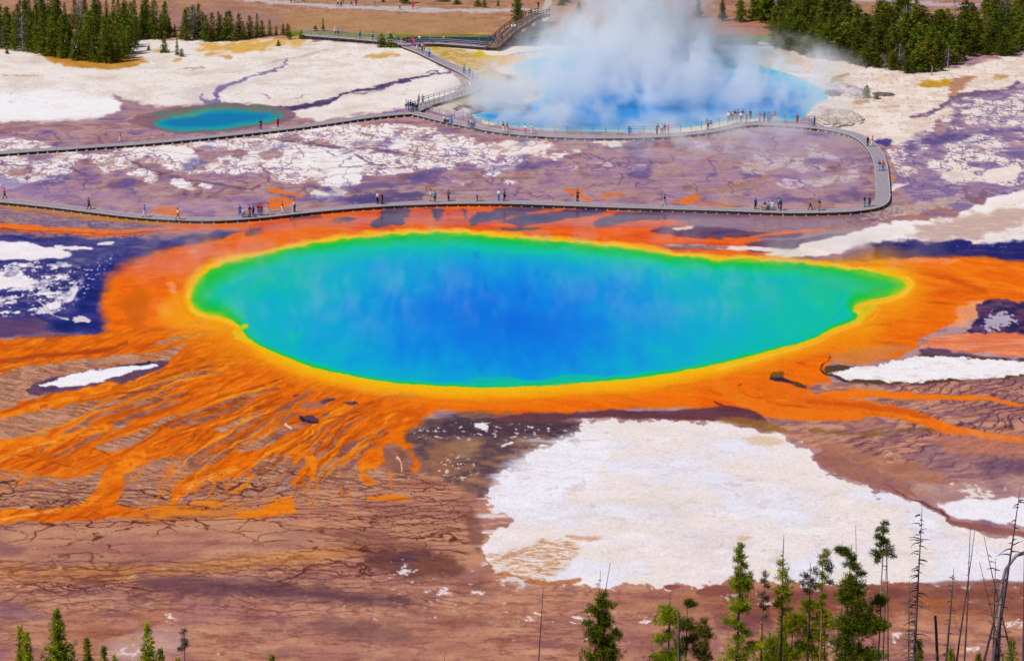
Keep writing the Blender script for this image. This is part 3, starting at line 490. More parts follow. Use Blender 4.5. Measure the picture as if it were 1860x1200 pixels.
    zz = z1 * (1 - .8 * org)
    fade = ss(N(14, 8, 194, 3) * .9 + .75)
    sparse = 1 - .75 * soft_zone([(-200, 960), (240, 955), (500, 950), (600, 975), (480, 1005), (100, 1030), (-200, 1025)], 12)
    sparse = 1 - .8 * soft_zone([(-200, 960), (240, 955), (500, 950), (600, 975), (480, 1005), (100, 1030), (-200, 1025)], 12)
    lay(zz * lines(8, 1.5, 22, 195, -.03, .022, ly=1.2) * fade, '#4c1e14'); lay(zz * lines(5.2, 1.3, 17, 196, .07, .032, ly=1.2) * .85 * fade * sparse, '#54241a')
    lay(zz * lines(2.1, 1.0, 9, 197, -.06, .08) * ss(N(9, 9, 198) * 1.5 + .3) * .6 * sparse, '#6a3428'); lay(zz * lines(2.9, 1.1, 12, 194, .10, .06) * .6 * sparse, '#5e2a1e')
    lay(z1 * ss(N(8, 2.4, 217, 5) * 2 - .6) * .3 * (1 - org), '#84505c'); lay(z1 * ss(-N(6, 2.4, 217, 5) * 2 - .7) * .35 * (1 - org), '#d09a74')
    lens, lv = cells(8.5, 2.0, 225, .45); lens2, lv2 = cells(4.0, 1.0, 226, .5, rot=-.08)
    lay(z1 * (1 - org) * (lv - .5)[..., None][..., 0] * .5 * (lv > .5), '#d8a480'); lay(zz * ss(1.3 - lens / .035) * .85 * fade, '#4c2018'); lay(zz * ss(1.3 - lens2 / .05) * .6 * ss(N(12, 6, 227, 3) * 1.6 + .2) * sparse, '#5c2a22')
    lay(soft_zone([(-200, 1030), (700, 1020), (900, 1060), (900, 1120), (-200, 1110)], 30) * ss(1.3 - lens2 / .05) * .5, '#5c3440')
    z3 = soft_zone([(-200, 940), (480, 940), (640, 960), (640, 1030), (-200, 1040)], 16); lay(soft_zone([(-200, 1010), (300, 1020), (640, 1000), (640, 1040), (-200, 1080)], 16) * (lines(1.9, 1.5, 11, 199, .02, .09) * .7), '#5e2c1c')
    lay(z1 * ss(N(9, 3, 199, 4) * 1.8 - .7) * .4, '#dc9650'); lay(soft_zone([(-100, 1020), (240, 1030), (420, 1015), (640, 985), (660, 1010), (300, 1050), (-100, 1060)], 18) * .4, '#e0943c')
    z4 = soft_zone([(560, 870), (860, 870), (860, 1040), (600, 1040)], 26); lay(z4 * lines(1.7, 1.4, 9, 192, -.1, .11) * .6, '#6a3830')
    z2 = soft_zone([(-200, 1020), (600, 1020), (880, 1050), (1400, 1075), (2100, 1070), (2100, 1400), (-200, 1400)], 40)
    f = N(8, 1.5, 200, 5); lay(z2 * ss(1.2 - np.abs(f) / .12) * .4, '#6c3830'); lay(z2 * lines(3.4, 1.8, 14, 209, .02, .07) * ss(N(8, 8, 218) + .2) * .5, '#6c3c38'); lay(soft_zone([(-200, 1010), (880, 1030), (880, 1120), (-200, 1110)], 30) * lines(2.2, 1.7, 12, 219, .04, .1) * .55, '#60343c')
    lay(z2 * ss(N(1.6, 1.4, 220, 4) * 2.2 - 1.5) * .8, '#e6d4cc'); lay(z2 * ss(N(2.2, 1.4, 221, 4) * 2 - 1.2) * .5, '#6c4450')
    lay(z2 * ss(N(6, 2.0, 213, 5) * 2 - .5) * .32, '#74485a'); lay(z2 * ss(-N(5, 2.4, 213, 5) * 2 - .6) * .4, '#d8a58a'); lay(z2 * ss(N(2.4, 2.2, 222, 5) * 2 - .7) * .4, '#80505c'); lay(z2 * ss(N(9, 5, 223, 4) * 2 - .5) * .35, '#8c5c70'); lay(z2 * ss(N(1.3, .8, 216, 4) * 2 - .9) * .35, '#8c4c38'); lay(z2 * ss(N(12, 3, 201, 5) * 1.6 - .2) * .4, '#d29a74'); lay(z2 * ss(-N(10, 3, 202, 5) * 1.6 - .4) * .45, '#84503f')
    P([(240, 1050), (460, 1050), (640, 1075), (760, 1090), (680, 1100), (480, 1085), (300, 1080)], ['#5c3a48', '#6c4648'], 22, 10, 4, 203, op=.65, cs=(20, 2.5))
    P([(300, 1060), (480, 1066), (620, 1078), (770, 1090), (640, 1088), (460, 1078)], '#583844', 10, 8, 3, 203, op=.5)
    P([(650, 1000), (740, 990), (850, 1020), (830, 1052), (720, 1045), (660, 1020)], ['#503040', '#6c4038', '#8c543c'], 18, 10, 3, 204, op=.8)
    P([(850, 920), (870, 930), (885, 980), (860, 1010), (845, 960)], ['#704448', '#84543c'], 12, 6, 3, 205, op=.7)
    P([(600, 960), (680, 975), (790, 985), (760, 1000), (620, 990)], ['#8c5c48', '#744438'], 16, 8, 3, 206, op=.5)
    P([(-100, 990), (30, 985), (60, 1000), (0, 1012)], '#6c4450', 14, 6, 3, 207, op=.5); P([(0, 1095), (60, 1105), (90, 1125), (0, 1120)], '#7a5868', 14, 6, 3, 207, op=.5)
    P([(560, 1120), (700, 1130), (760, 1165), (650, 1165), (560, 1145)], '#704c4c', 20, 10, 3, 208, op=.5)
    # loose tendrils running down out of the fan
    rr = random.Random(17)
    for k in range(34):
        t = rr.random(); u = 40 + 680 * t; v = 862 - 20 * math.sin(t * 6) + rr.uniform(-14, 8); w = rr.uniform(1.0, 3.6); q = [(u, v, w)]; dx = -.9 + t * 1.2 + rr.uniform(-.3, .3)
        for s in range(6): u += dx * 13 + rr.uniform(-5, 5); v += rr.uniform(7, 13) * (1 - .45 * (t < .4)); w *= .8; q.append((u, v, w))
        S(q, ['#e87c18', '#d8701c', '#f08c28'], soft=2.5, rough=1.6, op=.75)
    # right-centre brown/purple with speckle
    P([(740, 780), (800, 752), (880, 748), (1010, 756), (1060, 758), (1060, 810), (980, 830), (970, 850), (900, 860), (885, 900), (850, 900), (830, 870), (770, 860), (755, 820), (735, 795)], ['#6c4a54', '#906650', '#54404c', '#845c50', '#a87c5c'], 16, 8, 3, 211, cs=(6, 2.5))
    P([(800, 765), (900, 762), (1050, 765), (1050, 790), (860, 795), (760, 790)], ['#38283a', '#4c3440'], 12, 6, 3, 212, op=.7)
    P([(810, 800), (860, 790), (880, 810), (850, 835), (810, 830)], ['#b48a5c', '#9c7054'], 16, 8, 2, 213, op=.7); P([(780, 800), (830, 815), (820, 860), (780, 862)], '#a06c50', 12, 5, 3, 214, op=.7)
    lay(soft_zone([(740, 775), (860, 765), (960, 765), (1060, 775), (1060, 800), (840, 800), (760, 800)], 10) * ss(N(.8, .8, 215, 3) * 3 - 1.0) * .9, '#d8ccd0')
    lay(soft_zone([(790, 830), (860, 825), (870, 870), (790, 880)], 14) * ss(N(.6, .7, 216, 3) * 3 - .9) * .9, '#e8d8cc')
    P([(858, 768), (885, 770), (880, 782), (865, 776)], '#ece4ea', 2, 2, 1.5, 217); P([(912, 806), (935, 800), (930, 808), (914, 812)], '#ece4ea', 2, 2, 1.5, 217)
    # big white sinter sheet
    P([(1058, 762), (1090, 758), (1190, 760), (1270, 762), (1340, 768), (1420, 790), (1475, 815), (1478, 845), (1560, 880), (1640, 905), (1690, 925), (1730, 945), (1760, 965), (1860, 978), (2100, 985), (2100, 1062), (1860, 1058), (1700, 1062), (1560, 1060), (1480, 1068), (1340, 1050), (1290, 1060), (1200, 1066), (1060, 1060), (960, 1052), (900, 1030), (875, 1000), (895, 965), (940, 942), (895, 925), (890, 890), (910, 862), (965, 845), (955, 825), (1000, 806), (1050, 800)], ['#e6d8d8', '#f0e4e4', '#ecdfd8', '#e8e4f0', '#f3ecee'], 4, 15, 2.2, 221, cs=(14, 9))
    P([(900, 850), (980, 810), (1060, 780), (1120, 780), (1100, 860), (1000, 920), (930, 930), (895, 900)], ['#e6e6f6', '#f2f0f8', '#eceaf4'], 30, 10, 4, 222, op=.8)
    ze = soft_zone([(860, 900), (900, 850), (960, 815), (1060, 770), (1100, 800), (1000, 860), (940, 900), (900, 1020), (1000, 1060), (930, 1062), (860, 1010), (870, 950)], 26)
    lay(ze * ss(N(7, 1.0, 237, 4) * 2.2 - .3) * .75, '#f0e8f0'); lay(ze * ss(-N(7, 1.0, 237, 4) * 2.2 - .9) * .5, '#a07468')
    z = soft_zone([(900, 800), (1060, 760), (1440, 800), (1500, 870), (1700, 940), (1860, 1000), (1860, 1050), (960, 1050), (890, 1000)], 20)
    lay(z * ss(N(5, 1.4, 223, 5) * 1.8 - .8) * .4, '#dccabf'); lay(z * ss(-N(8, 3, 224, 4) * 1.8 - .7) * .6, '#faf6f8'); lay(z * ss(N(1.2, .5, 225, 3) * 3 - 2.0) * .5, '#b8a4a0')
    lay(z * ss(1.1 - np.abs(N(8, 4, 226, 4)) / .05) * .22, '#c8b4ac'); lay(z * ss(N(11, 8, 228, 4) * 1.6 - .5) * .6, '#dfcfc8'); lay(z * ss(N(9, 2.2, 231, 5) * 1.8 - .6) * .4, '#d8d4e4'); lay(z * ss(N(2.5, 1.2, 232, 4) * 2 - 1.2) * .5, '#c8aca0'); lay(z * ss(N(5, 3, 238, 5) * 2 - .9) * .45, '#cdbfc4'); lay(z * ss(1.2 - cells(5, 3.5, 239, .7)[0] / .03) * ss(N(10, 8, 240, 3) + .1) * .35, '#b8a09c'); lay(z * lines(4, 1.5, 14, 229, .05, .1) * ss(N(9, 9, 230) - .1) * .35, '#d0c2c0')
    P([(930, 1000), (1000, 975), (1060, 990), (1050, 1010), (1000, 1050), (940, 1050), (880, 1010)], ['#c07838', '#f0e4e0', '#b46c30', '#f0e6e4', '#c88850'], 12, 6, 2, 227, op=.75, cs=(4, .9), lo=-.7, hi=.7)
    P([(1010, 972), (1090, 974), (1110, 978), (1060, 982)], '#c88c6c', 5, 4, 1.5, 228, op=.7); P([(1340, 975), (1365, 973), (1368, 981), (1344, 982)], '#dcb48c', 4, 2, 1.5, 228, op=.8)
    P([(1400, 790), (1440, 800), (1400, 810), (1330, 795)], ['#e0b898', '#d8a880'], 8, 5, 2, 229, op=.6); P([(1210, 758), (1270, 756), (1265, 762), (1225, 763)], '#c08830', 3, 2, 1.5, 229)
    S([(895, 1035, 3), (930, 1045, 4), (990, 1062, 4), (1050, 1052, 3)], ['#a85c34', '#b86c38'], soft=4, rough=4, op=.8)
    P([(1200, 1064), (1225, 1060), (1245, 1066), (1215, 1072)], '#8c5048', 3, 2, 1.5, 230); P([(1258, 1078), (1290, 1062), (1340, 1065), (1370, 1080), (1300, 1084)], '#8c5048', 3, 2, 1.5, 230)
    # dark mounds under the orange rim
    P([(900, 756), (1040, 748), (1060, 750), (1120, 742), (1150, 748), (1200, 746), (1290, 740), (1320, 735), (1370, 745), (1400, 765), (1390, 775), (1300, 762), (1200, 761), (1100, 758), (1060, 760), (1000, 764), (900, 766)], ['#5c3448', '#6c3c44', '#4c2c40'], 5, 2, 3, 231)
    P([(1290, 762), (1340, 756), (1400, 762), (1440, 790), (1380, 780)], ['#8c5c34', '#a07034'], 7, 4, 2, 232, op=.8)
    S([(1297, 728, 1), (1310, 735, .8), (1340, 742, 1), (1375, 748, 1)], '#5c2430', soft=2.4, rough=1.2, op=.8)
    # right white sliver with brown seam
    P([(1480, 820), (1500, 812), (1600, 858), (1700, 900), (1740, 905), (1700, 912), (1620, 895), (1540, 870), (1482, 840)], ['#946058', '#a46c5c', '#84546c'], 7, 5, 2.5, 233)
    P([(1640, 880), (1700, 882), (1860, 860), (2100, 860), (2100, 900), (1860, 905), (1740, 925), (1690, 912)], ['#a87c80', '#c49c8c', '#946c7c'], 10, 8, 3, 234, op=.7)
    P([(1690, 916), (1730, 910), (1780, 905), (1860, 903), (2100, 900), (2100, 965), (1860, 955), (1800, 950), (1740, 940)], ['#ece8f2', '#f2ecf0'], 4, 4, 2.5, 235)
    S([(1610, 880, .6), (1660, 906, .9), (1700, 922, 1.2), (1725, 938, 2), (1722, 945, 2)], '#70382e', soft=2.5, rough=1.5)
    S([(1724, 944, 3), (1760, 955, 7), (1820, 965, 7), (1860, 972, 5), (2000, 985, 5)], ['#9c645c', '#8c5450'], soft=3.5, rough=3)
    P([(1727, 957), (1745, 955), (1760, 963), (1735, 965)], '#eee6ec', 2, 2, 1.2, 236)
    islands([(1640, 880), (1760, 870), (1860, 880), (1780, 915)], .42, 12, field=wf2, col=('#eee4ea', '#e4d2cc', '#f0e8ea'))
    islands([(1560, 800), (1680, 820), (1700, 850), (1600, 840)], .32, 16, field=wf2, col=('#e8ccc0', '#e4c4b0', '#f0dcd0'))
    lay(soft_zone([(640, 1000), (860, 990), (1000, 1060), (960, 1150), (700, 1140), (620, 1060)], 40) * ss(N(1.2, .8, 247, 4) * 3 - 2.0) * .85, '#e4d4d0')
    lay(soft_zone([(890, 1010), (960, 1040), (950, 1075), (900, 1060), (870, 1030)], 14) * ss(N(1.6, 1.2, 248, 3) * 3 - .3) * .85, '#e8dcdc')
    # sprinkled salt patches low down
    z = soft_zone([(560, 1020), (900, 1030), (980, 1080), (1480, 1090), (1480, 1150), (1000, 1150), (620, 1110)], 40)
    sp = N(2.0, 1.6, 241, 4) + .4 * N(.7, .6, 242, 3); lay(z * ss(sp * 4 - 4.1) * .85, '#e8dcdc')
    brk = ss(N(1.3, .8, 245, 4) * 3 + .45)
    for a in ([(710, 1030), (745, 1022), (755, 1045), (720, 1042)], [(770, 1070), (812, 1068), (820, 1088), (775, 1086)], [(850, 1076), (880, 1074), (878, 1079)], [(955, 1118), (978, 1112), (975, 1128), (955, 1130)], [(1035, 1118), (1065, 1115), (1068, 1128), (1040, 1128)],
              [(1155, 1118), (1200, 1124), (1190, 1138), (1165, 1130)], [(1310, 1078), (1345, 1076), (1350, 1086), (1316, 1086)], [(1370, 1095), (1400, 1090), (1395, 1104)], [(1500, 1115), (1525, 1114), (1515, 1124)], [(1560, 1075), (1580, 1073), (1578, 1080)],
              [(1620, 1155), (1650, 1140), (1640, 1152), (1625, 1162)], [(1755, 1175), (1785, 1178), (1770, 1185), (1752, 1182)], [(1820, 1130), (1860, 1126), (1900, 1135), (1840, 1142)], [(1500, 1170), (1520, 1168), (1515, 1178)], [(1840, 1082), (1870, 1080), (1865, 1087)], [(200, 1180), (240, 1172), (260, 1190), (210, 1198)], [(300, 1122), (320, 1118), (315, 1128)]):
        P([((u - 0) , v) for u, v in a], ['#e8dce0', '#f2eaec', '#d0b4ac'], 8, 12, .6, 243, op=.95, stretch=1.5, mod=brk)
    P([(180, 1170), (330, 1130), (350, 1180), (240, 1210), (190, 1200)], '#c8a8a8', 26, 10, 2, 244, op=.5)
    P([(1640, 1080), (1700, 1078), (1760, 1100), (1660, 1110)], '#a85c34', 16, 8, 2, 245, op=.6)
    P([(1400, 1075), (1500, 1072), (1860, 1066), (1860, 1085), (1600, 1088), (1400, 1092)], '#6c3c38', 14, 6, 2, 246, op=.5)
    P([(1590, 1060), (1860, 1052), (2100, 1052), (2100, 1066), (1720, 1066)], '#84504c', 6, 3, 2, 247, op=.8)
    P([(1300, 1120), (1350, 1110), (1400, 1120), (1400, 1140), (1300, 1150)], '#603440', 18, 8, 2, 248, op=.5)

    # ---- crater lake shores (upper centre/right)
    P([(740, 84), (800, 84), (900, 84), (960, 90), (1020, 84), (1060, 80), (1120, 84), (1300, 80), (1380, 82), (1400, 110), (1400, 250), (900, 232), (850, 210), (860, 150), (800, 110)], ['#e6dacc', '#dccab4', '#eee4dc'], 3, 3, 3, 251)
    P([(735, 84), (800, 82), (860, 96), (900, 120), (930, 150), (900, 165), (870, 155), (862, 140), (830, 120), (790, 100)], ['#c49a4c', '#d8bc8c', '#b88f3a', '#e4d2b8'], 7, 6, 2.5, 252, cs=(4, 1.4))
    P([(850, 95), (880, 88), (900, 100), (950, 98), (960, 108), (930, 116), (910, 118), (880, 112)], ['#c8a414', '#d8b428', '#c09a30'], 5, 4, 2, 253)
    P([(908, 104), (940, 100), (950, 106), (930, 114), (905, 112)], ['#e8a814', '#e89a10'], 4, 3, 2, 254); P([(902, 116), (925, 114), (930, 119), (908, 121)], '#dca080', 4, 2, 2, 254)
    P([(870, 92), (930, 82), (1020, 80), (1120, 82), (1060, 88), (960, 92), (940, 102), (890, 102)], ['#eee2d8', '#e6d4c4'], 3, 2, 3, 255)
    S([(925, 100, 1), (960, 95, 1.4), (1000, 92, 1)], '#8c6878', soft=2, rough=1)
    P([(915, 122), (945, 124), (955, 134), (930, 138), (905, 132)], ['#e8dcd4'], 3, 3, 2, 256); P([(905, 136), (935, 138), (950, 145), (925, 146)], ['#6c5878', '#8c7484'], 4, 3, 2, 257)
    P([(765, 190), (830, 176), (862, 158), (880, 165), (1000, 160), (960, 180), (900, 186), (840, 192), (790, 200)], ['#b0a06c', '#c4b48c', '#a49454', '#cfc0a8'], 5, 5, 2, 258, cs=(4, 1.4))
    P([(770, 194), (810, 188), (850, 190), (830, 205), (800, 206)], ['#dccab8', '#c8b098'], 4, 3, 2, 259)
    P([(820, 196), (860, 190), (930, 192), (960, 200), (955, 212), (860, 208), (835, 206)], ['#43303c', '#5c4450', '#2c2430'], 4, 4, 2, 260)
    lake_sd(LAKE, 'lake'); lake_sd(SMALL, 'small')

    # ---- the pool and its rim
    sl, d = sdf(POOL, 90); U, V = UU[sl], VV[sl]
    nn = N(2.2, 2.2, 301, 4, sl); d = d + nn * np.where(V < 500, 3.0, 1.2)
    a = np.arctan2((V - 570) / 130, (U - 950) / 620)
    up = ss(.5 - np.sin(a) * 1.1)                        # 1 on the far side, 0 on the near side
    wr = np.where(U > 1500, 30, 0) * ss((U - 1500) / 120) * ss((575 - V) / 30)
    lw = ss((480 - U) / 100)
    rim = 6 + 1 * up + 6 * lw + 11 * ss((V - 610) / 60) + 8 * ss((U - 1560) / 90) + 3 * N(5, 5, 309, 3, sl)
    wg = 1.3 * (8 + 26 * (1 - up) + 26 * ss((500 - U) / 120) * (1 - up) + 34 * ss((U - 1480) / 120) + 10 * lw) * (1 + .25 * N(8, 8, 313, 4, sl))
    lay(ss(1.15 - d / wg) * .85 * (d > -4), mixn(d / wg, ['#f8a808', '#f29408', '#ea8008'], 0, 1), sl)
    o = d / rim
    m = ss(1.7 - o) * (d > -4)
    lay(m, mixn(o + .12 * nn, ['#f0bc0c', '#f8b004', '#fa9e06', '#f28806'], 0, 1.7), sl)
    gl = np.exp(-((d - rim * .5) / 2.6) ** 2) * (.5 * up + .3 * lw) * ss(N(6, 5, 308, 4, sl) * 1.5 + .6); lay(np.clip(gl * (d > -3), 0, .8), '#f8cc70', sl)
    band = ss(1.2 - np.abs(d / rim - 1.5 - .3 * nn) / .14) * ss(N(9, 8, 310, 3, sl) * 1.4 + .3); lay(band * .5, '#d87410', sl); band = ss(1.2 - np.abs(d / rim - .95 - .25 * nn) / .08) * ss(N(9, 8, 311, 3, sl) * 1.4 + .3); lay(band * .45, '#e89c10', sl)
    gl = np.exp(-((d - 8) / 2.5) ** 2) * (U > 1300) * (V > 520); lay(gl * .5, '#f8c860', sl)
    S([(1585, 545, .6), (1597, 562, .8), (1590, 580, .7), (1555, 592, .6)], '#f6c45c', soft=4, op=.45); S([(1650, 505, 1), (1662, 518, 1.5), (1640, 535, 1)], '#fcc440', soft=4)
    ed = np.maximum(3, 6 + 16 * up ** 1.5 + 17 * lw + wr * .8 + 3 * N(7, 6, 312, 4, sl))
    t = np.clip(-d / ed, 0, 4)
    w2 = N(12, 14, 302, 4, sl); w3 = N(4, 7, 303, 4, sl); wv = N(2.0, 16, 304, 4, sl)
    e = np.sqrt(((U - 915) / 400) ** 2 + ((V - 582) / 146) ** 2) + .14 * w2 + .10 * w3 + .07 * wv + .04 * N(1.6, 3.5, 314, 4, sl)
    deep = mixn(e, ['#0068da', '#0074de', '#0080e0', '#0092dc', '#00a2d4', '#00aeca', '#00b6b8', '#00bca8', '#08c094'], 0, 1.5)
    shore = mixn(t + .14 * w3, ['#8cc814', '#14c03c', '#00c270', '#00c298', '#00beb0', '#00b6b4'], 0, 1.5)
    k = ss((t - 1.0) / 1.1 + .12 * w3)[..., None]
    col = shore * (1 - k) + deep * k
    lay(ss(-d / 1.5 + .5), col, sl)
    wsp = N(3, 11, 315, 5, sl); lay(ss(wsp * 2.2 - .9) * .30 * ss((-d - 14) / 20), '#10a4e4', sl); lay(ss(-wsp * 2.2 - .9) * .30 * ss((-d - 14) / 20) * ss((.85 - e) * 5), '#0066cc', sl); lay(ss(N(4, 5, 316, 5, sl) * 2.2 - .9) * .35 * ss((-d - 4) / 10) * ss((e - .75) * 4), '#10d090', sl)
    # pale shelf lobes at the near rim, green right arm
    for a_ in ([(845, 697), (862, 687), (900, 683), (935, 686), (950, 692), (962, 702), (900, 704)], [(962, 702), (985, 688), (1030, 680), (1080, 682), (1104, 690), (1060, 696), (1000, 699)]):
        P(a_, '#08c090', 3, 1.2, 2, 305, op=.65)
    P([(1450, 486), (1540, 494), (1640, 510), (1636, 520), (1590, 538), (1520, 530), (1460, 505)], ['#4cb858', '#6cc060', '#38b470'], 18, 5, 3, 306, op=.35)
    P([(350, 540), (380, 500), (440, 478), (440, 490), (400, 520), (380, 560), (356, 556)], ['#20c050', '#30b840'], 14, 4, 3, 307, op=.25)
    P([(1560, 556), (1585, 546), (1592, 562), (1575, 580), (1545, 590), (1560, 575), (1545, 565)], ['#c8c820', '#e8c020'], 5, 3, 2, 308, op=.7)
    P([(437, 588), (455, 588), (446, 598), (440, 604)], '#b8cc20', 4, 2, 2, 309); P([(425, 596), (445, 606), (462, 622), (445, 622), (425, 610)], ['#d8c820', '#f0c020'], 6, 3, 2, 309, op=.8)
    # ---- fine grain everywhere
    g = N(.5, .5, 401, 3) * .022 + N(3.2, 2.0, 402, 4) * .014
    CAN[:] = np.clip(CAN + (g * (1 - .75 * (poolmask())))[..., None], 0, 1)

POOL = [(346, 548), (350, 520), (368, 500), (398, 482), (440, 471), (500, 457), (545, 445), (600, 437), (660, 430), (740, 423), (830, 422), (900, 429), (960, 434), (1030, 438), (1080, 444), (1130, 449), (1180, 455), (1200, 458), (1225, 466), (1280, 466), (1300, 474), (1318, 470), (1370, 472), (1460, 478), (1520, 485), (1580, 493), (1625, 502), (1648, 514), (1642, 526), (1620, 537), (1590, 543), (1570, 548), (1550, 556), (1556, 568), (1562, 578), (1540, 587), (1515, 596), (1495, 606), (1480, 615), (1450, 624), (1410, 634), (1360, 648), (1300, 662), (1240, 674), (1190, 682), (1140, 689), (1090, 693), (1030, 696), (970, 701), (900, 704), (830, 703), (760, 699), (700, 694), (640, 683), (580, 671), (540, 657), (500, 641), (460, 622), (443, 607), (437, 592), (420, 581), (400, 574), (375, 570), (356, 562)]
LAKE = [(850, 212), (870, 200), (930, 196), (960, 190), (1000, 165), (960, 150), (935, 132), (930, 120), (960, 108), (1020, 100), (1100, 94), (1200, 90), (1290, 94), (1340, 108), (1400, 124), (1450, 140), (1490, 160), (1510, 178), (1480, 190), (1466, 208), (1450, 222), (1380, 216), (1340, 218), (1290, 228), (1200, 238), (1100, 240), (1000, 236), (920, 230)]
SMALL = [(272, 222), (300, 208), (340, 199), (390, 194), (440, 193), (485, 196), (515, 204), (522, 212), (500, 222), (450, 232), (400, 239), (340, 242), (300, 240), (280, 232)]
RIVER = [(540, 68), (620, 69), (700, 70), (760, 66), (840, 66), (900, 66), (1000, 64), (1060, 68), (1240, 70), (1300, 72), (1400, 74), (1500, 76), (1500, 84), (1400, 83), (1250, 80), (1000, 82), (940, 84), (890, 84), (800, 80), (740, 78), (640, 72), (540, 70)]
def lake_sd(pts, kind):
    sl, d = sdf(pts, 10); U, V = UU[sl], VV[sl]; n = N(5, 5, 320, 4, sl)
    if kind == 'lake': col = mixn(-d / (40 - 31 * ss((V - 130) / 90)) + .35 * n, ['#80c8d8', '#40b8dc', '#0ca4dc', '#0092da', '#0088d2'], 0, 1.4)
    else: col = mixn(-d / 9 + .25 * n - .9 * ss((212 - V) / 8) * ss((460 - U) / 140) * 0, ['#80606a', '#587c7c', '#1c9c98', '#0090a8', '#0086b0', '#0078a8'], 0, 1.6)
    lay(ss(-d / 2 + .5), col, sl)
    if kind == 'small':
        P([(258, 216), (306, 200), (372, 191), (440, 189), (500, 195), (524, 206), (500, 207), (440, 198), (392, 200), (350, 207), (318, 212), (290, 222)], ['#7c5866', '#806a60', '#5c7c74', '#7c5c68'], 5, 4, 1.6, 322, op=.9)
        P([(296, 214), (330, 206), (380, 201), (370, 207), (330, 214)], ['#3ca894', '#5c947c'], 5, 3, 1.2, 323, op=.6)
        P([(330, 208), (360, 200), (420, 195), (400, 201), (350, 212), (300, 220)], ['#30a888', '#4c9478'], 5, 2, 2, 321, op=.6)
_pm = {}
def poolmask():
    if 'p' not in _pm:
        m = np.zeros(UU.shape, F32)
        for q in (POOL, LAKE, SMALL):
            sl, d = sdf(q, 4); m[sl] = np.maximum(m[sl], d < 0)
        _pm['p'] = m
    return _pm['p']
# ---------------------------------------------------------------- helpers
def tag(o, label=None, cat=None, group=None, kind=None):
    if label: o['label'] = label
    if cat: o['category'] = cat
    if group: o['group'] = group
    if kind: o['kind'] = kind
    return o
def mesh_np(name, V, F, mat=None):
    """mesh from arrays; F (n,3) or (n,4)"""
    me = bpy.data.meshes.new(name); V = np.asarray(V, F32); F = np.asarray(F, np.int32); k = F.shape[1]
    me.vertices.add(len(V)); me.vertices.foreach_set('co', V.ravel())
    me.loops.add(F.size); me.loops.foreach_set('vertex_index', F.ravel())
    me.polygons.add(len(F)); me.polygons.foreach_set('loop_start', np.arange(0, F.size, k, dtype=np.int32))
    me.update(calc_edges=True)
    if mat: me.materials.append(mat)
    return me
def obj(name, me, parent=None, loc=None):
    o = bpy.data.objects.new(name, me); COL.objects.link(o)
    if parent: o.parent = parent
    if loc is not None: o.location = loc
    return o
def empty(name, loc=(0, 0, 0), rz=0.0):
    o = bpy.data.objects.new(name, None); COL.objects.link(o); o.location = loc; o.rotation_euler = (0, 0, rz); o.empty_display_size = .3
    return o
def copy_tree(o, parent=None):
    c = o.copy(); COL.objects.link(c); c.parent = parent
    for ch in o.children: copy_tree(ch, c)
    return c
class MB:
    """collects boxes and tubes into one mesh"""
    def __init__(s): s.v = []; s.f = []
    def box(s, c, size, ax=None, ay=None):
        ax = Vector(ax or (1, 0, 0)).normalized(); ay = Vector(ay) if ay is not None else Vector((0, 0, 1)).cross(ax)
        if ay.length < 1e-6: ay = Vector((0, 1, 0))
        ay.normalize(); az = ax.cross(ay); b = len(s.v); c = Vector(c)
        for k in (-.5, .5):
            for j in (-.5, .5):
                for i in (-.5, .5): s.v.append(c + ax * (i * size[0]) + ay * (j * size[1]) + az * (k * size[2]))
        s.f += [[b + q for q in f] for f in ((0, 2, 3, 1), (4, 5, 7, 6), (0, 1, 5, 4), (2, 6, 7, 3), (0, 4, 6, 2), (1, 3, 7, 5))]
    def beam(s, a, b, w, h):
        a, b = Vector(a), Vector(b); d = b - a
        if d.length > 1e-5: s.box((a + b) / 2, (d.length, w, h), d)
    def tube(s, pts, radii, n=6, cap=True):
        pts = [Vector(p) for p in pts]; b0 = len(s.v); prev = None
        for i, p in enumerate(pts):
            d = (pts[min(i + 1, len(pts) - 1)] - pts[max(i - 1, 0)]).normalized()
            x = prev if prev is not None else (Vector((1, 0, 0)) if abs(d.x) < .9 else Vector((0, 1, 0)))
            x = (x - d * x.dot(d)).normalized(); y = d.cross(x); prev = x
            for k in range(n):
                t = 2 * math.pi * k / n; s.v.append(p + (x * math.cos(t) + y * math.sin(t)) * radii[i])
        for i in range(len(pts) - 1):
            for k in range(n):
                a = b0 + i * n + k; c = b0 + i * n + (k + 1) % n; s.f.append([a, c, c + n, a + n])
        if cap:
            e = b0 + (len(pts) - 1) * n; s.f.append([e + k for k in range(n)]); s.f.append([b0 + k for k in reversed(range(n))])
    def mesh(s, name, mat, smooth=False):
        me = bpy.data.meshes.new(name); me.from_pydata([tuple(v) for v in s.v], [], s.f); me.materials.append(mat)
        if smooth: me.polygons.foreach_set('use_smooth', [True] * len(me.polygons))
        me.update(); return me
    def build(s, name, mat, parent=None, loc=None, smooth=False): return obj(name, s.mesh(name, mat, smooth), parent, loc)

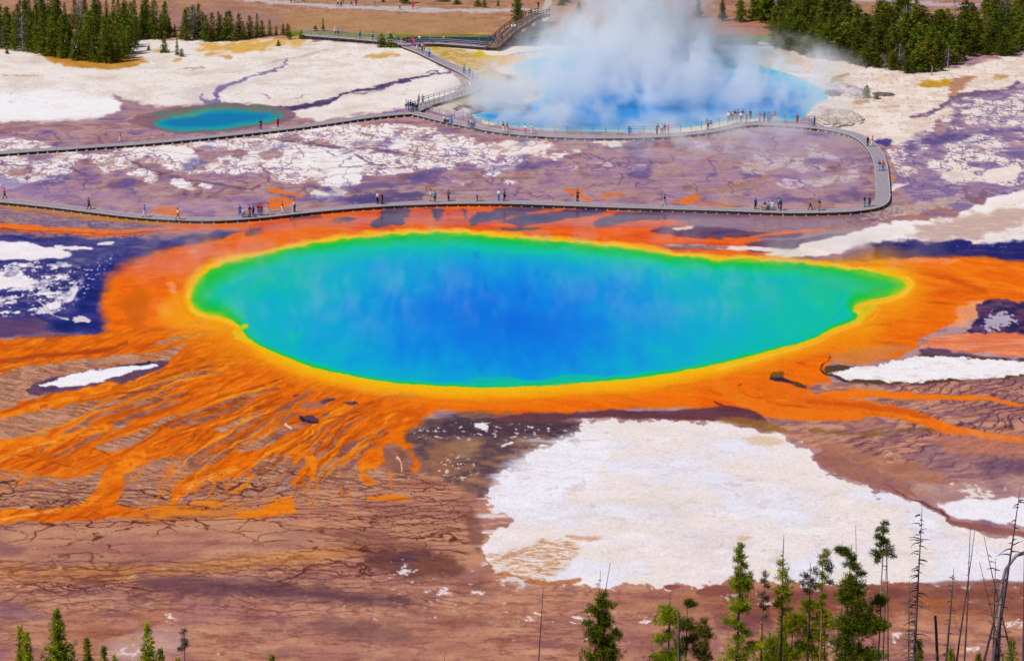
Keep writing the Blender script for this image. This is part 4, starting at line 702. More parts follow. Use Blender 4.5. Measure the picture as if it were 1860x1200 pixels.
def new_mat(name):
    m = bpy.data.materials.new(name); m.use_nodes = True; nt = m.node_tree; return m, nt, nt.nodes['Principled BSDF']
def nd(nt, t, **kw):
    n = nt.nodes.new(t)
    for k, v in kw.items(): setattr(n, k, v)
    return n
def ramp(nt, fac, stops):
    r = nd(nt, 'ShaderNodeValToRGB'); e = r.color_ramp.elements
    while len(e) < len(stops): e.new(.5)
    for q, (p, c) in zip(e, stops): q.position = p; q.color = (*c, 1)
    if fac is not None: nt.links.new(fac, r.inputs[0])
    return r
def simple(name, c1, c2=None, scale=2.0, rough=.75, spec=.3, stretch=(1, 1, 1), bump=0.0, obj_var=0.0):
    """procedural material: two tones mixed by noise"""
    m, nt, b = new_mat(name); c2 = c2 or tuple(x * .7 for x in c1)
    tc = nd(nt, 'ShaderNodeTexCoord'); mp = nd(nt, 'ShaderNodeMapping'); mp.inputs['Scale'].default_value = stretch
    nt.links.new(tc.outputs['Object'], mp.inputs[0])
    n = nd(nt, 'ShaderNodeTexNoise'); n.inputs['Scale'].default_value = scale; n.inputs['Detail'].default_value = 5; nt.links.new(mp.outputs[0], n.inputs[0])
    r = ramp(nt, n.outputs[0], [(.35, c1), (.65, c2)])
    src = r.outputs[0]
    if obj_var:
        oi = nd(nt, 'ShaderNodeObjectInfo'); h = nd(nt, 'ShaderNodeHueSaturation')
        mr = nd(nt, 'ShaderNodeMapRange'); mr.inputs[3].default_value = 1 - obj_var; mr.inputs[4].default_value = 1 + obj_var
        nt.links.new(oi.outputs['Random'], mr.inputs[0]); nt.links.new(mr.outputs[0], h.inputs['Value']); nt.links.new(src, h.inputs['Color']); src = h.outputs[0]
    nt.links.new(src, b.inputs['Base Color']); b.inputs['Roughness'].default_value = rough; b.inputs['Specular IOR Level'].default_value = spec
    if bump:
        bp = nd(nt, 'ShaderNodeBump'); bp.inputs['Strength'].default_value = bump; nt.links.new(n.outputs[0], bp.inputs['Height']); nt.links.new(bp.outputs[0], b.inputs['Normal'])
    return m

# ---------------------------------------------------------------- ground and water from the painted minerals
WHITE = np.array(WHITE_RESP, F32)                       # what a white level sheet returns under this sun and sky
def to_albedo(c):
    l = np.where(c <= .04045, c / 12.92, ((c + .055) / 1.055) ** 2.4)
    return np.clip(l / WHITE, .0005, .88)
def ground_material(name, water=False):
    m, nt, b = new_mat(name)
    at_ = nd(nt, 'ShaderNodeAttribute', attribute_name='mineral')
    geo = nd(nt, 'ShaderNodeNewGeometry')
    mp = nd(nt, 'ShaderNodeMapping'); mp.inputs['Scale'].default_value = (1, .55, 1); nt.links.new(geo.outputs['Position'], mp.inputs[0])
    if not water:
        n = nd(nt, 'ShaderNodeTexNoise'); n.inputs['Scale'].default_value = 3.2; n.inputs['Detail'].default_value = 8; n.inputs['Roughness'].default_value = .65; nt.links.new(mp.outputs[0], n.inputs[0])
        mr = nd(nt, 'ShaderNodeMapRange'); mr.inputs[1].default_value = .3; mr.inputs[2].default_value = .7; mr.inputs[3].default_value = .88; mr.inputs[4].default_value = 1.09; nt.links.new(n.outputs[0], mr.inputs[0])
        mx = nd(nt, 'ShaderNodeMix', data_type='RGBA', blend_type='MULTIPLY'); mx.inputs[0].default_value = 1
        nt.links.new(at_.outputs['Color'], mx.inputs[6]); nt.links.new(mr.outputs[0], mx.inputs[7]); nt.links.new(mx.outputs[2], b.inputs['Base Color'])
        bp = nd(nt, 'ShaderNodeBump'); bp.inputs['Strength'].default_value = .35; bp.inputs['Distance'].default_value = .12; nt.links.new(n.outputs[0], bp.inputs['Height']); nt.links.new(bp.outputs[0], b.inputs['Normal'])
        mr2 = nd(nt, 'ShaderNodeMapRange'); mr2.inputs[3].default_value = .85; mr2.inputs[4].default_value = .12; nt.links.new(at_.outputs['Alpha'], mr2.inputs[0]); nt.links.new(mr2.outputs[0], b.inputs['Roughness'])
        mr3 = nd(nt, 'ShaderNodeMapRange'); mr3.inputs[3].default_value = .04; mr3.inputs[4].default_value = .30; nt.links.new(at_.outputs['Alpha'], mr3.inputs[0]); nt.links.new(mr3.outputs[0], b.inputs['Specular IOR Level'])
        iv = nd(nt, 'ShaderNodeMapRange'); iv.inputs[3].default_value = .2; iv.inputs[4].default_value = .02; nt.links.new(at_.outputs['Alpha'], iv.inputs[0]); nt.links.new(iv.outputs[0], bp.inputs['Strength'])
    else:
        nt.links.new(at_.outputs['Color'], b.inputs['Base Color'])
        w = nd(nt, 'ShaderNodeTexNoise'); w.inputs['Scale'].default_value = .9; w.inputs['Detail'].default_value = 4; nt.links.new(mp.outputs[0], w.inputs[0])
        bp = nd(nt, 'ShaderNodeBump'); bp.inputs['Strength'].default_value = .25; bp.inputs['Distance'].default_value = .05; nt.links.new(w.outputs[0], bp.inputs['Height']); nt.links.new(bp.outputs[0], b.inputs['Normal'])
        b.inputs['Roughness'].default_value = .35; b.inputs['Specular IOR Level'].default_value = .008
    return m
def build_ground():
    EU0 = np.array([-4200, -2400, -1400, -800, -450, -280, -200, -165], F32); EU1 = np.array([2030, 2070, 2150, 2300, 2700, 3400, 4500, 6200], F32)
    EV0 = np.array([-688, -680, -662, -630, -580, -500, -400, -300, -220, -160, -110, -80, -66], F32)
    U = np.concatenate([EU0, GU, EU1]); V = np.concatenate([EV0, GV])
    Ug, Vg = np.meshgrid(U, V); X, Y = ground_xy(Ug, Vg)
    ylast = float(Y[-1, 0]); ys = np.concatenate([np.arange(ylast - 2, 0, -4), [-20, -60, -120]])
    X = np.vstack([X, np.repeat(X[-1:], len(ys), 0)]); Y = np.vstack([Y, np.repeat(ys[:, None], X.shape[1], 1)])
    hv = np.vectorize(hill)(Y[:, 0]); Z = np.repeat(hv[:, None], X.shape[1], 1)
    bumps = fbm(X[hv > 0] / 9, Y[hv > 0] / 9, 77, 4) * np.clip(hv[hv > 0] / 6, 0, 1)[:, None]; Z[hv > 0] += bumps
    H, W = X.shape
    C = np.zeros((H, W, 4), F32); C[..., 3] = 0
    alb = to_albedo(CAN); r0 = len(EV0); c0 = len(EU0); h, w = CAN.shape[:2]
    mot = fbm(X / 17, Y / 26, 78, 4)[..., None] * .5 + .5
    C[..., :3] = np.array([.20, .12, .08], F32) * (1 - mot) + np.array([.34, .24, .17], F32) * mot
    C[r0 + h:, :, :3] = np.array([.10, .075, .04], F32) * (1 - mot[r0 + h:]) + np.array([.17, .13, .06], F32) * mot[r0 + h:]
    C[r0:r0 + h, c0:c0 + w, :3] = alb
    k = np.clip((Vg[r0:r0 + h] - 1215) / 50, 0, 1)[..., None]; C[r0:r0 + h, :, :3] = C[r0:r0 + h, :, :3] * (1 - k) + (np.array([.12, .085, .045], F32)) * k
    C[r0:r0 + h, c0:c0 + w, 3] = wetmask()
    pool = np.full((H, W), -1, np.int8)
    def inside(pts):
        sl, d = sdf(pts, 6); m = np.zeros(UU.shape, bool); m[sl] = d < 0; return m
    lab = np.zeros((h, w), np.int8)
    for i, p in enumerate((POOL, LAKE, SMALL, RIVER)): lab[inside(p)] = i + 1
    full = np.zeros((H, W), np.int8); full[r0:r0 + h, c0:c0 + w] = lab
    q = full[:-1, :-1]
    idx = np.arange(H * W, dtype=np.int32).reshape(H, W)
    quads = np.stack([idx[:-1, :-1], idx[1:, :-1], idx[1:, 1:], idx[:-1, 1:]], -1)
    co = np.stack([X, Y, Z], -1).reshape(-1, 3); cc = C.reshape(-1, 4)
    gm = ground_material('mineral_ground'); wm = ground_material('spring_water_surface', True)
    rm = simple('river_water_surface', (.006, .012, .04), (.012, .02, .055), .3, .4, .06)
    for i, nm in enumerate(('ground', 'spring_water', 'crater_water', 'small_pool_water', 'river_water')):
        f = quads[q == i].reshape(-1, 4); used, inv = np.unique(f, return_inverse=True)
        me = mesh_np(nm, co[used], inv.reshape(-1, 4), gm if i == 0 else (rm if i == 4 else wm))
        a = me.color_attributes.new('mineral', 'FLOAT_COLOR', 'POINT'); a.data.foreach_set('color', cc[used].ravel())
        me.polygons.foreach_set('use_smooth', np.ones(len(me.polygons), bool))
        o = obj(nm, me); tag(o, kind='structure')
        o['label'] = {'ground': 'white, mauve, orange and brown mineral crust of the basin', 'spring_water': 'large blue hot spring with green and yellow rim', 'crater_water': 'pale blue steaming crater lake behind the boardwalk', 'small_pool_water': 'small turquoise pool left of the crater', 'river_water': 'dark narrow river in front of the brown bank'}[nm]
def wetmask():
    m = soft_zone([(-100, 372), (200, 404), (430, 410), (640, 386), (900, 378), (1300, 388), (1560, 386), (1650, 372), (1600, 400), (1400, 420), (900, 408), (600, 410), (400, 430), (0, 410)], 12)
    m = m * .9 * ss(1.1 - 0 * m)
    m2 = soft_zone([(1350, 232), (1500, 236), (1590, 262), (1590, 350), (1420, 330), (1300, 262)], 26) * .55
    return np.maximum(m, m2)

# ---------------------------------------------------------------- boardwalks
def build_mats():
    M['deck'] = simple('weathered_deck', (.42, .35, .375), (.31, .265, .29), 1.5, .8, .2)
    M['deck_edge'] = simple('deck_edge_wood', (.60, .52, .52), (.45, .39, .40), 1.5, .8, .2)
    M['dark_beam'] = simple('under_deck_shade', (.035, .026, .022), (.06, .045, .035), 2, .7, .2)  # near-black colour stands in for the shade below the deck
    M['footing'] = simple('pale_footing', (.72, .66, .62), (.55, .48, .44), 3, .85, .1)
    M['rail'] = simple('grey_rail_wood', (.42, .38, .40), (.32, .29, .31), 2, .8, .2)
    M['post'] = simple('post_wood', (.20, .16, .16), (.28, .23, .23), 2, .8, .2)
    M['bridge'] = simple('dark_bridge_timber', (.12, .055, .03), (.20, .10, .06), 1.2, .8, .2)
    M['bridge_deck'] = simple('bridge_planks', (.26, .18, .14), (.18, .12, .095), 2, .8, .2)
    M['pier'] = simple('pink_stone_pier', (.55, .38, .33), (.42, .28, .25), 1.2, .9, .1, bump=.3)
def world_path(pts, z, step=1.5, it=3):
    q = [at(p[0], p[1], z) for p in smooth_open([(a, b) for a, b in pts], it)]
    L = [0]
    for a, b in zip(q[:-1], q[1:]): L.append(L[-1] + (b - a).length)
    n = max(2, int(L[-1] / step)); out = []; j = 0
    for i in range(n + 1):
        s = L[-1] * i / n
        while j < len(L) - 2 and L[j + 1] < s: j += 1
        t = (s - L[j]) / max(1e-6, L[j + 1] - L[j]); out.append(q[j].lerp(q[j + 1], min(1, max(0, t))))
    return out
def side_dirs(q):
    r = []
    for i in range(len(q)):
        d = (q[min(i + 1, len(q) - 1)] - q[max(i - 1, 0)]); d.z = 0; d.normalize(); r.append(Vector((d.y, -d.x, 0)))
    return r
def ribbon(q, n, o0, o1, z0, z1, rel=True):
    """a long strip with rectangular section from offset o0 to o1, height z0 to z1 relative to the line"""
    v = []; f = []
    for p, s in zip(q, n):
        for (o, z) in ((o0, z0), (o1, z0), (o1, z1), (o0, z1)): v.append(p + s * o + Vector((0, 0, z)))
    for i in range(len(q) - 1):
        for k in range(4):
            a = i * 4 + k; b = i * 4 + (k + 1) % 4; f.append([a, b, b + 4, a + 4])
    f.append([3, 2, 1, 0]); e = (len(q) - 1) * 4; f.append([e, e + 1, e + 2, e + 3]); return v, f
def rib_obj(name, mat, root, *args):
    m = MB(); m.v, m.f = ribbon(*args); return m.build(name, mat, root)
def boardwalk(label, pts, w=2.3, z=.55, foot=1.8, fs=1.0, group='boardwalks across the basin', step=1.2):
    q = world_path(pts, z, step); n = side_dirs(q); o0 = q[0].copy(); q = [p - o0 for p in q]
    root = empty('boardwalk', o0); tag(root, label, 'boardwalk', group)
    m = MB()                                               # deck of separate planks
    planks = world_path(pts, z, .34)
    pn = side_dirs(planks)
    for i, (p, s) in enumerate(zip(planks, pn)):
        d = Vector((-s.y, s.x, 0)); m.box(p - o0 + Vector((0, 0, -.04 + .006 * (i % 3))), (.31, w, .07), d)
    m.build('deck', M['deck'], root)
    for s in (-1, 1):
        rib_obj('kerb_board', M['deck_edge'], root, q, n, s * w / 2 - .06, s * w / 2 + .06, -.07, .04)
        rib_obj('side_shade_strip', M['dark_beam'], root, q, n, s * (w / 2 - .04) - .05, s * (w / 2 - .04) + .05, -.40, -.075)  # strip under the deck edge, coloured dark as painted shade
    if foot:
        fq = world_path(pts, z, foot); fn = side_dirs(fq); mesh = None
        for p, s in zip(fq, fn):
            if mesh is None:
                mb = MB(); mb.box((0, 0, -.36), (.14, .16, .30)); mb.box((0, .03, -.50), (.42, .42, .14)); mesh = mb.mesh('footing', M['footing'])
            dd = s if s.y < 0 else -s
            f = obj('footing', mesh, root, p - o0 + dd * (w / 2 + .08 - .12 * (fs < 1))); f.scale = (fs, fs, 1); f.rotation_euler = (0, 0, math.atan2(dd.y, dd.x) - math.pi / 2)
    return root, pts
def railing(label, pts, z=.55, h=1.05, sp=2.4, off=0.0, rails=(1.0, .62), group='railings beside the boardwalks', mat='rail', pmat='post', tail=None):
    q = world_path(pts, z, sp); n = side_dirs(q); q = [p + s * off for p, s in zip(q, n)]; o0 = q[0].copy(); q = [p - o0 for p in q]
    root = empty('wooden_railing', o0); tag(root, label, 'railing', group)
    for hz in rails: rib_obj('rail', M[mat], root, q, n, -.035, .035, h * hz - .07, h * hz + .03)
    mb = MB(); mb.box((0, 0, h * .5 - .15), (.11, .11, h + .25)); me = mb.mesh('post', M[pmat])
    for p in q: obj('post', me, root, p)
    return root

NEAR = [(-130, 352), (0, 363), (90, 372), (170, 382), (250, 392), (330, 397), (400, 398), (470, 393), (540, 385), (620, 377), (700, 371), (800, 367), (900, 366), (1000, 369), (1100, 373), (1200, 376), (1300, 379), (1380, 382), (1440, 384), (1500, 383), (1550, 381), (1590, 375), (1604, 364), (1604, 350)]
BEND = [(1604, 349), (1603, 325), (1600, 296), (1590, 272), (1565, 248), (1530, 237), (1480, 230), (1430, 226), (1380, 224), (1345, 226), (1310, 234), (1270, 241), (1200, 247), (1120, 249), (1040, 248), (960, 244), (900, 237), (850, 227), (810, 219), (775, 210), (748, 204)]
LEFTW = [(747, 205), (715, 207), (660, 213), (600, 222), (520, 233), (400, 246), (280, 258), (150, 267), (0, 277), (-130, 288)]
MIDW = [(752, 201), (770, 191), (800, 182), (835, 172), (860, 161), (869, 151), (862, 141), (840, 128), (810, 115), (785, 103), (765, 93), (740, 84)]
TOPL = [(738, 82), (720, 77), (680, 73), (620, 68), (548, 63)]
TOPR = [(742, 80), (790, 77), (840, 81), (895, 85)]
def build_walks():
    boardwalk('long low boardwalk curving in front of the big spring', NEAR, fs=.55)
    boardwalk('boardwalk bending round the right end and along the crater lake', BEND)
    boardwalk('straight boardwalk passing below the small turquoise pool', LEFTW)
    boardwalk('winding boardwalk climbing from the junction to the river', MIDW, w=2.6, foot=0)
    boardwalk('upper boardwalk running left behind the round green bush', TOPL, w=2.0, z=.8, foot=0)
    boardwalk('upper boardwalk running right towards the wooden bridge', TOPR, w=2.0, z=.8, foot=0)
    P0 = [(764, 196), (790, 205), (820, 212), (860, 220), (910, 230), (960, 236), (1040, 240), (1120, 241), (1200, 239), (1260, 234), (1300, 227), (1340, 219), (1380, 217), (1430, 218), (1492, 223)]
    railing('long grey two rail railing along the crater lake boardwalk', P0)
    railing('railing on the slope of the winding boardwalk above the junction', [(764, 196), (795, 187), (835, 177), (862, 168), (876, 156)], sp=1.6)
    railing('railing behind the winding boardwalk above the junction', [(768, 186), (800, 176), (835, 165), (850, 158)], sp=2.0)
    railing('near railing of the upper left boardwalk beside the pines', [(548, 66), (620, 71), (680, 77), (738, 84)], z=.8, sp=2.4)
    railing('far railing of the upper left boardwalk beside the pines', [(548, 60), (620, 65), (680, 70), (722, 74)], z=.8, sp=2.4)
    railing('near railing of the upper right boardwalk before the river', [(742, 80), (790, 77), (840, 81), (893, 85)], z=.8, off=.2, sp=2.4)
    # bench and board on the walk
    for (u, v, z, lb) in ((1390, 381, .6, 'wooden bench with seated people at the right of the near boardwalk'), (1402, 381, .6, 'empty end bench right of the seated group on the near boardwalk'), (446, 394, .6, 'wooden bench with seated visitor at the left of the near boardwalk'), (459, 394, .6, 'second wooden bench right of the seated visitor, left near boardwalk')):
        p = at(u, v, z); root = empty('park_bench', p); tag(root, lb, 'bench', 'benches on the near boardwalk')
        m = MB(); m.box((0, 0, .45), (1.15, .38, .06)); m.build('seat', M['bridge'], root)
        for s in (-1, 1):
            m = MB(); m.box((s * .46, 0, .21), (.08, .34, .42)); m.box((s * .46, 0, .03), (.12, .44, .06)); m.build('leg', M['bridge'], root)
    p = at(811, 229, .55); root = empty('information_board', p, .2); tag(root, 'dark low information board on legs beside the junction boardwalk', 'sign')
    m = MB(); m.box((0, 0, 1.0), (1.1, .06, .62), (1, 0, 0), (0, .9, .45)); m.build('panel', M['sign'], root)
    for s in (-1, 1):
        m = MB(); m.box((s * .45, .05, .42), (.09, .09, .84)); m.build('leg', M['bridge'], root)

def build_bridge():
    A = at(893, 86, .9); B = at(988, 24, 2.2); C1 = A.lerp(B, .35); C1.z = 2.6; C2 = A.lerp(B, .75); C2.z = 3.0
    q = []
    ctrl = [A, C1, C2, B]
    for i in range(3):
        for k in range(8): q.append(ctrl[i].lerp(ctrl[i + 1], k / 8))
    q.append(B); o0 = A.copy(); q = [p - o0 for p in q]; n = side_dirs(q)
    root = empty('footbridge', o0); tag(root, 'dark timber footbridge with railings crossing the river', 'bridge')
    rib_obj('deck', M['bridge_deck'], root, q, n, -1.5, 1.5, -.1, 0)
    for s in (-1, 1):
        rib_obj('girder', M['bridge'], root, q, n, s * 1.5 - .12, s * 1.5 + .12, -.75, -.02)
        rl = rib_obj('handrail', M['bridge'], root, q, n, s * 1.45 - .07, s * 1.45 + .07, 1.05, 1.2)
        rib_obj('middle_rail', M['bridge'], root, q, n, s * 1.45 - .05, s * 1.45 + .05, .55, .72)
        mb = MB(); mb.box((0, 0, .55), (.16, .16, 1.1)); me = mb.mesh('post', M['bridge'])
        for p, d in list(zip(q, n))[::2]: obj('post', me, rl, p + d * (s * 1.45))
    for t in (.22, .42, .62, .82):
        p = A.lerp(B, t) - o0; zt = q[int(t * (len(q) - 1))].z - .75
        mb = MB(); zb = -o0.z - .3
        for s in (-1, 1): mb.beam((p.x + s * 1.2, p.y, zb), (p.x + s * 1.0, p.y, zt), .4, .4)
        mb.beam((p.x - 1.6, p.y, zt - .2), (p.x + 1.6, p.y, zt - .2), .4, .4); mb.build('trestle', M['bridge'], root)
        mb = MB(); mb.box((p.x + .9, p.y - .9, (zb + zt - .6) / 2), (1.5, .9, zt - .6 - zb)); mb.build('pier', M['pier'], root)
    # pale gravel bar under the bridge
    return root

# ---------------------------------------------------------------- trees
def foliage_mat(name, cols, sc=1.2, trans=.3):
    m, nt, b = new_mat(name)
    geo = nd(nt, 'ShaderNodeNewGeometry'); n = nd(nt, 'ShaderNodeTexNoise'); n.inputs['Scale'].default_value = sc; n.inputs['Detail'].default_value = 4
    nt.links.new(geo.outputs['Position'], n.inputs[0])
    r = ramp(nt, n.outputs[0], [(.30, cols[0]), (.48, cols[1]), (.66, cols[2])])
    oi = nd(nt, 'ShaderNodeObjectInfo'); h = nd(nt, 'ShaderNodeHueSaturation')
    a = nd(nt, 'ShaderNodeMapRange'); a.inputs[3].default_value = .62; a.inputs[4].default_value = 1.3; nt.links.new(oi.outputs['Random'], a.inputs[0]); nt.links.new(a.outputs[0], h.inputs['Value'])
    ml = nd(nt, 'ShaderNodeMath', operation='MULTIPLY'); ml.inputs[1].default_value = 7.31; fr = nd(nt, 'ShaderNodeMath', operation='FRACT')
    nt.links.new(oi.outputs['Random'], ml.inputs[0]); nt.links.new(ml.outputs[0], fr.inputs[0])
    a2 = nd(nt, 'ShaderNodeMapRange'); a2.inputs[3].default_value = .475; a2.inputs[4].default_value = .515; nt.links.new(fr.outputs[0], a2.inputs[0]); nt.links.new(a2.outputs[0], h.inputs['Hue'])
    nt.links.new(r.outputs[0], h.inputs['Color']); nt.links.new(h.outputs[0], b.inputs['Base Color'])
    b.inputs['Roughness'].default_value = .7; b.inputs['Specular IOR Level'].default_value = .15
    tr = nd(nt, 'ShaderNodeBsdfTranslucent'); ms = nd(nt, 'ShaderNodeMixShader'); ms.inputs[0].default_value = trans
    nt.links.new(h.outputs[0], tr.inputs[0]); nt.links.new(b.outputs[0], ms.inputs[1]); nt.links.new(tr.outputs[0], ms.inputs[2]); nt.links.new(ms.outputs[0], nt.nodes['Material Output'].inputs[0])
    return m
def needles(rng, C, D, ln, wd, k):
    """k slim blades round every centre C, leaning along D"""
    n = len(C); C = np.repeat(C, k, 0); D = np.repeat(D, k, 0)
    d = D * .8 + rng.normal(0, .75, (n * k, 3)); d /= np.linalg.norm(d, axis=1, keepdims=True)
    s = np.cross(d, rng.normal(0, 1, (n * k, 3))); s /= np.linalg.norm(s, axis=1, keepdims=True) + 1e-6
    L = ln * rng.uniform(.6, 1.3, (n * k, 1)); W = wd * rng.uniform(.6, 1.3, (n * k, 1))
    C = C + rng.normal(0, ln * .25, C.shape)
    a = C - s * W * .5; b = C + s * W * .5; e = C + d * L + s * W * .25; f = C + d * L - s * W * .25
    V = np.stack([a, b, e, f], 1).reshape(-1, 3); F = np.arange(n * k * 4).reshape(-1, 4); return V, F
def conifer_mesh(name, seed, h, rad, mat, start=.06, step=.42, tuft=.32, k=5, ln=.34, wd=.10, power=.85, gap=.0, up=.25, per=7, ragged=.3, lean=0.0):
    rng = np.random.RandomState(seed); C = []; D = []; z = h * start
    while z < h * .985:
        t = (z / h - start) / (1 - start); R = rad * max(.04, (1 - t) ** power) * (1 + ragged * rng.uniform(-1, .6))
        if rng.rand() > gap:
            nb = max(3, int(per * (.45 + .55 * (1 - t)))); ph = rng.uniform(0, 6.28)
            for j in range(nb):
                if rng.rand() < gap * .6: continue
                an = ph + 6.283 * j / nb + rng.normal(0, .25); L = R * rng.uniform(.65, 1.12)
                m = max(1, int(L / tuft)); s = (np.arange(m) + rng.uniform(.3, .9)) / m
                if gap > .2: s = s[s > .35] if len(s) > 1 else s
                for q in s:
                    r = L * q; spread = rng.normal(0, .10 * L * q + .04)
                    C.append((math.cos(an) * r - math.sin(an) * spread, math.sin(an) * r + math.cos(an) * spread, z - .22 * r + up * r * q + rng.normal(0, .06))); D.append((math.cos(an), math.sin(an), up + .25))
        z += step * (.55 + .45 * (1 - t)) * rng.uniform(.8, 1.25)
    C.append((0, 0, h * .985)); D.append((0, 0, 1)); C.append((0, 0, h * .95)); D.append((0, 0, 1))
    V, F = needles(rng, np.array(C), np.array(D), ln, wd, k); V[:, 0] += lean * V[:, 2]
    return mesh_np(name, V, F, mat)
def trunk_mesh(name, seed, h, r0, mat, r1=.03, bend=.02, branches=0, blen=1.0, bstart=.2, bend_top=0.0, lean=0.0):
    rng = random.Random(seed); m = MB(); pts = []; n = 9; ox = oy = 0
    for i in range(n + 1):
        t = i / n; pts.append(Vector((ox + lean * h * t, oy, h * t))); ox += rng.uniform(-1, 1) * bend * h / n * 2; oy += rng.uniform(-1, 1) * bend * h / n * 2
    m.tube(pts, [r0 + (r1 - r0) * (i / n) ** .8 for i in range(n + 1)], 7)
    def P_(t):
        x = t * n; i = min(n - 1, int(x)); return pts[i].lerp(pts[i + 1], x - i)
    for k in range(branches):
        t = rng.uniform(bstart, .97); p = P_(t); an = rng.uniform(0, 6.283); L = blen * (1.1 - t) ** .6 * rng.uniform(.35, 1.0); dr = rng.uniform(-.5, .1)
        q = [p]; d = Vector((math.cos(an), math.sin(an), rng.uniform(-.05, .5)))
        for s in range(4):
            q.append(q[-1] + d * (L / 4)); d = (d + Vector((rng.uniform(-.2, .2), rng.uniform(-.2, .2), dr * .6))).normalized()
        w = r0 * .16 + .012; m.tube(q, [w * 1.3, w, w * .8, w * .55, w * .3], 4, False)
        if L > blen * .35:
            for s in (2, 3):
                dd = Vector((rng.uniform(-1, 1), rng.uniform(-1, 1), rng.uniform(-.6, .4))).normalized(); m.tube([q[s], q[s] + dd * L * .22, q[s] + dd * L * .3 + Vector((0, 0, -.1 * L))], [w * .6, w * .4, w * .2], 3, False)
    return m.mesh(name, mat, True)
def build_tree_protos():
    M['pine'] = foliage_mat('pine_needles', [(.036, .068, .005), (.11, .155, .008), (.30, .29, .012)], .9)
    M['pine2'] = foliage_mat('olive_needles', [(.040, .060, .007), (.12, .140, .010), (.30, .27, .016)], .9)
    M['yellow_pine'] = foliage_mat('sunny_needles', [(.08, .13, .004), (.27, .33, .007), (.56, .53, .014)], 1.6, .35)
    M['fg_pine'] = foliage_mat('green_sunny_needles', [(.045, .085, .004), (.13, .19, .006), (.34, .36, .012)], 1.8, .35)
    M['grey_needles'] = foliage_mat('dead_grey_twigs', [(.10, .08, .08), (.17, .135, .13), (.24, .19, .17)], 1.5, .1)
    M['brown_needles'] = foliage_mat('rusty_needles', [(.10, .06, .05), (.19, .12, .08), (.28, .20, .12)], 2.0, .2)
    M['bark'] = simple('grey_brown_bark', (.16, .11, .09), (.09, .06, .055), 3, .9, .1, (1, 1, .2), .4)
    M['dark_bark'] = simple('charred_bark', (.075, .05, .06), (.17, .125, .14), 2.5, .85, .15, (1, 1, .25), .4)
    M['pale_bark'] = simple('pale_dead_wood', (.42, .34, .34), (.27, .21, .22), 3, .85, .1, (1, 1, .2), .3)
    M['orange_bark'] = simple('orange_bark', (.50, .25, .08), (.33, .15, .06), 3, .85, .1, (1, 1, .2), .3)
    PR['spruce'] = [(conifer_mesh('crown', 10 + i, 8.0 + .5 * i, 1.45 + .12 * (i % 3), M['pine'], per=8, k=5, ln=.36, wd=.13), trunk_mesh('trunk', 10 + i, 7.8, .13, M['bark']), 8.0 + .5 * i) for i in range(5)]
    PR['round'] = [(conifer_mesh('crown', 30 + i, 7.0 + .4 * i, 2.0 + .2 * (i % 3), M['pine2'] if i % 2 else M['pine'], per=9, k=5, ln=.42, wd=.16, power=.55, start=.1, gap=.05, ragged=.45), trunk_mesh('trunk', 30 + i, 6.8, .16, M['bark']), 7.0 + .4 * i) for i in range(6)]
    PR['dead'] = [(conifer_mesh('crown', 50 + i, 6.0, 1.5, M['grey_needles'], per=6, k=4, ln=.34, wd=.05, power=.6, gap=.12, ragged=.5), trunk_mesh('trunk', 50 + i, 6.0, .14, M['pale_bark'], branches=22, blen=1.5), 6.0) for i in range(3)]
    PR['shrub'] = [(conifer_mesh('crown', 60 + i, 2.4, 1.3, M['pine'], per=10, k=6, ln=.30, wd=.12, power=.5, start=.05, step=.3), trunk_mesh('trunk', 60 + i, 2.0, .08, M['bark']), 2.4) for i in range(2)]
def put_tree(kind, u, v, hpx, label, group=None, name='conifer_tree', cat='tree', wide=1.0, rng=random):
    p = at(u, v, 0); p.z = -.05
    S_ = 9.0; S_ = (v + 695) * .01
    i = rng.randrange(len(PR[kind])); cr, tk, h0 = PR[kind][i]; s = hpx / (S_ * math.cos(PITCH * .6)) / h0
    root = empty(name, p, rng.uniform(0, 6.28)); root.scale = (s * wide, s * wide, s); tag(root, label, cat, group)
    obj('crown', cr, root); obj('trunk', tk, root); return root
def interp(tab, u):
    xs = [t[0] for t in tab]; return float(np.interp(u, xs, [t[1] for t in tab]))
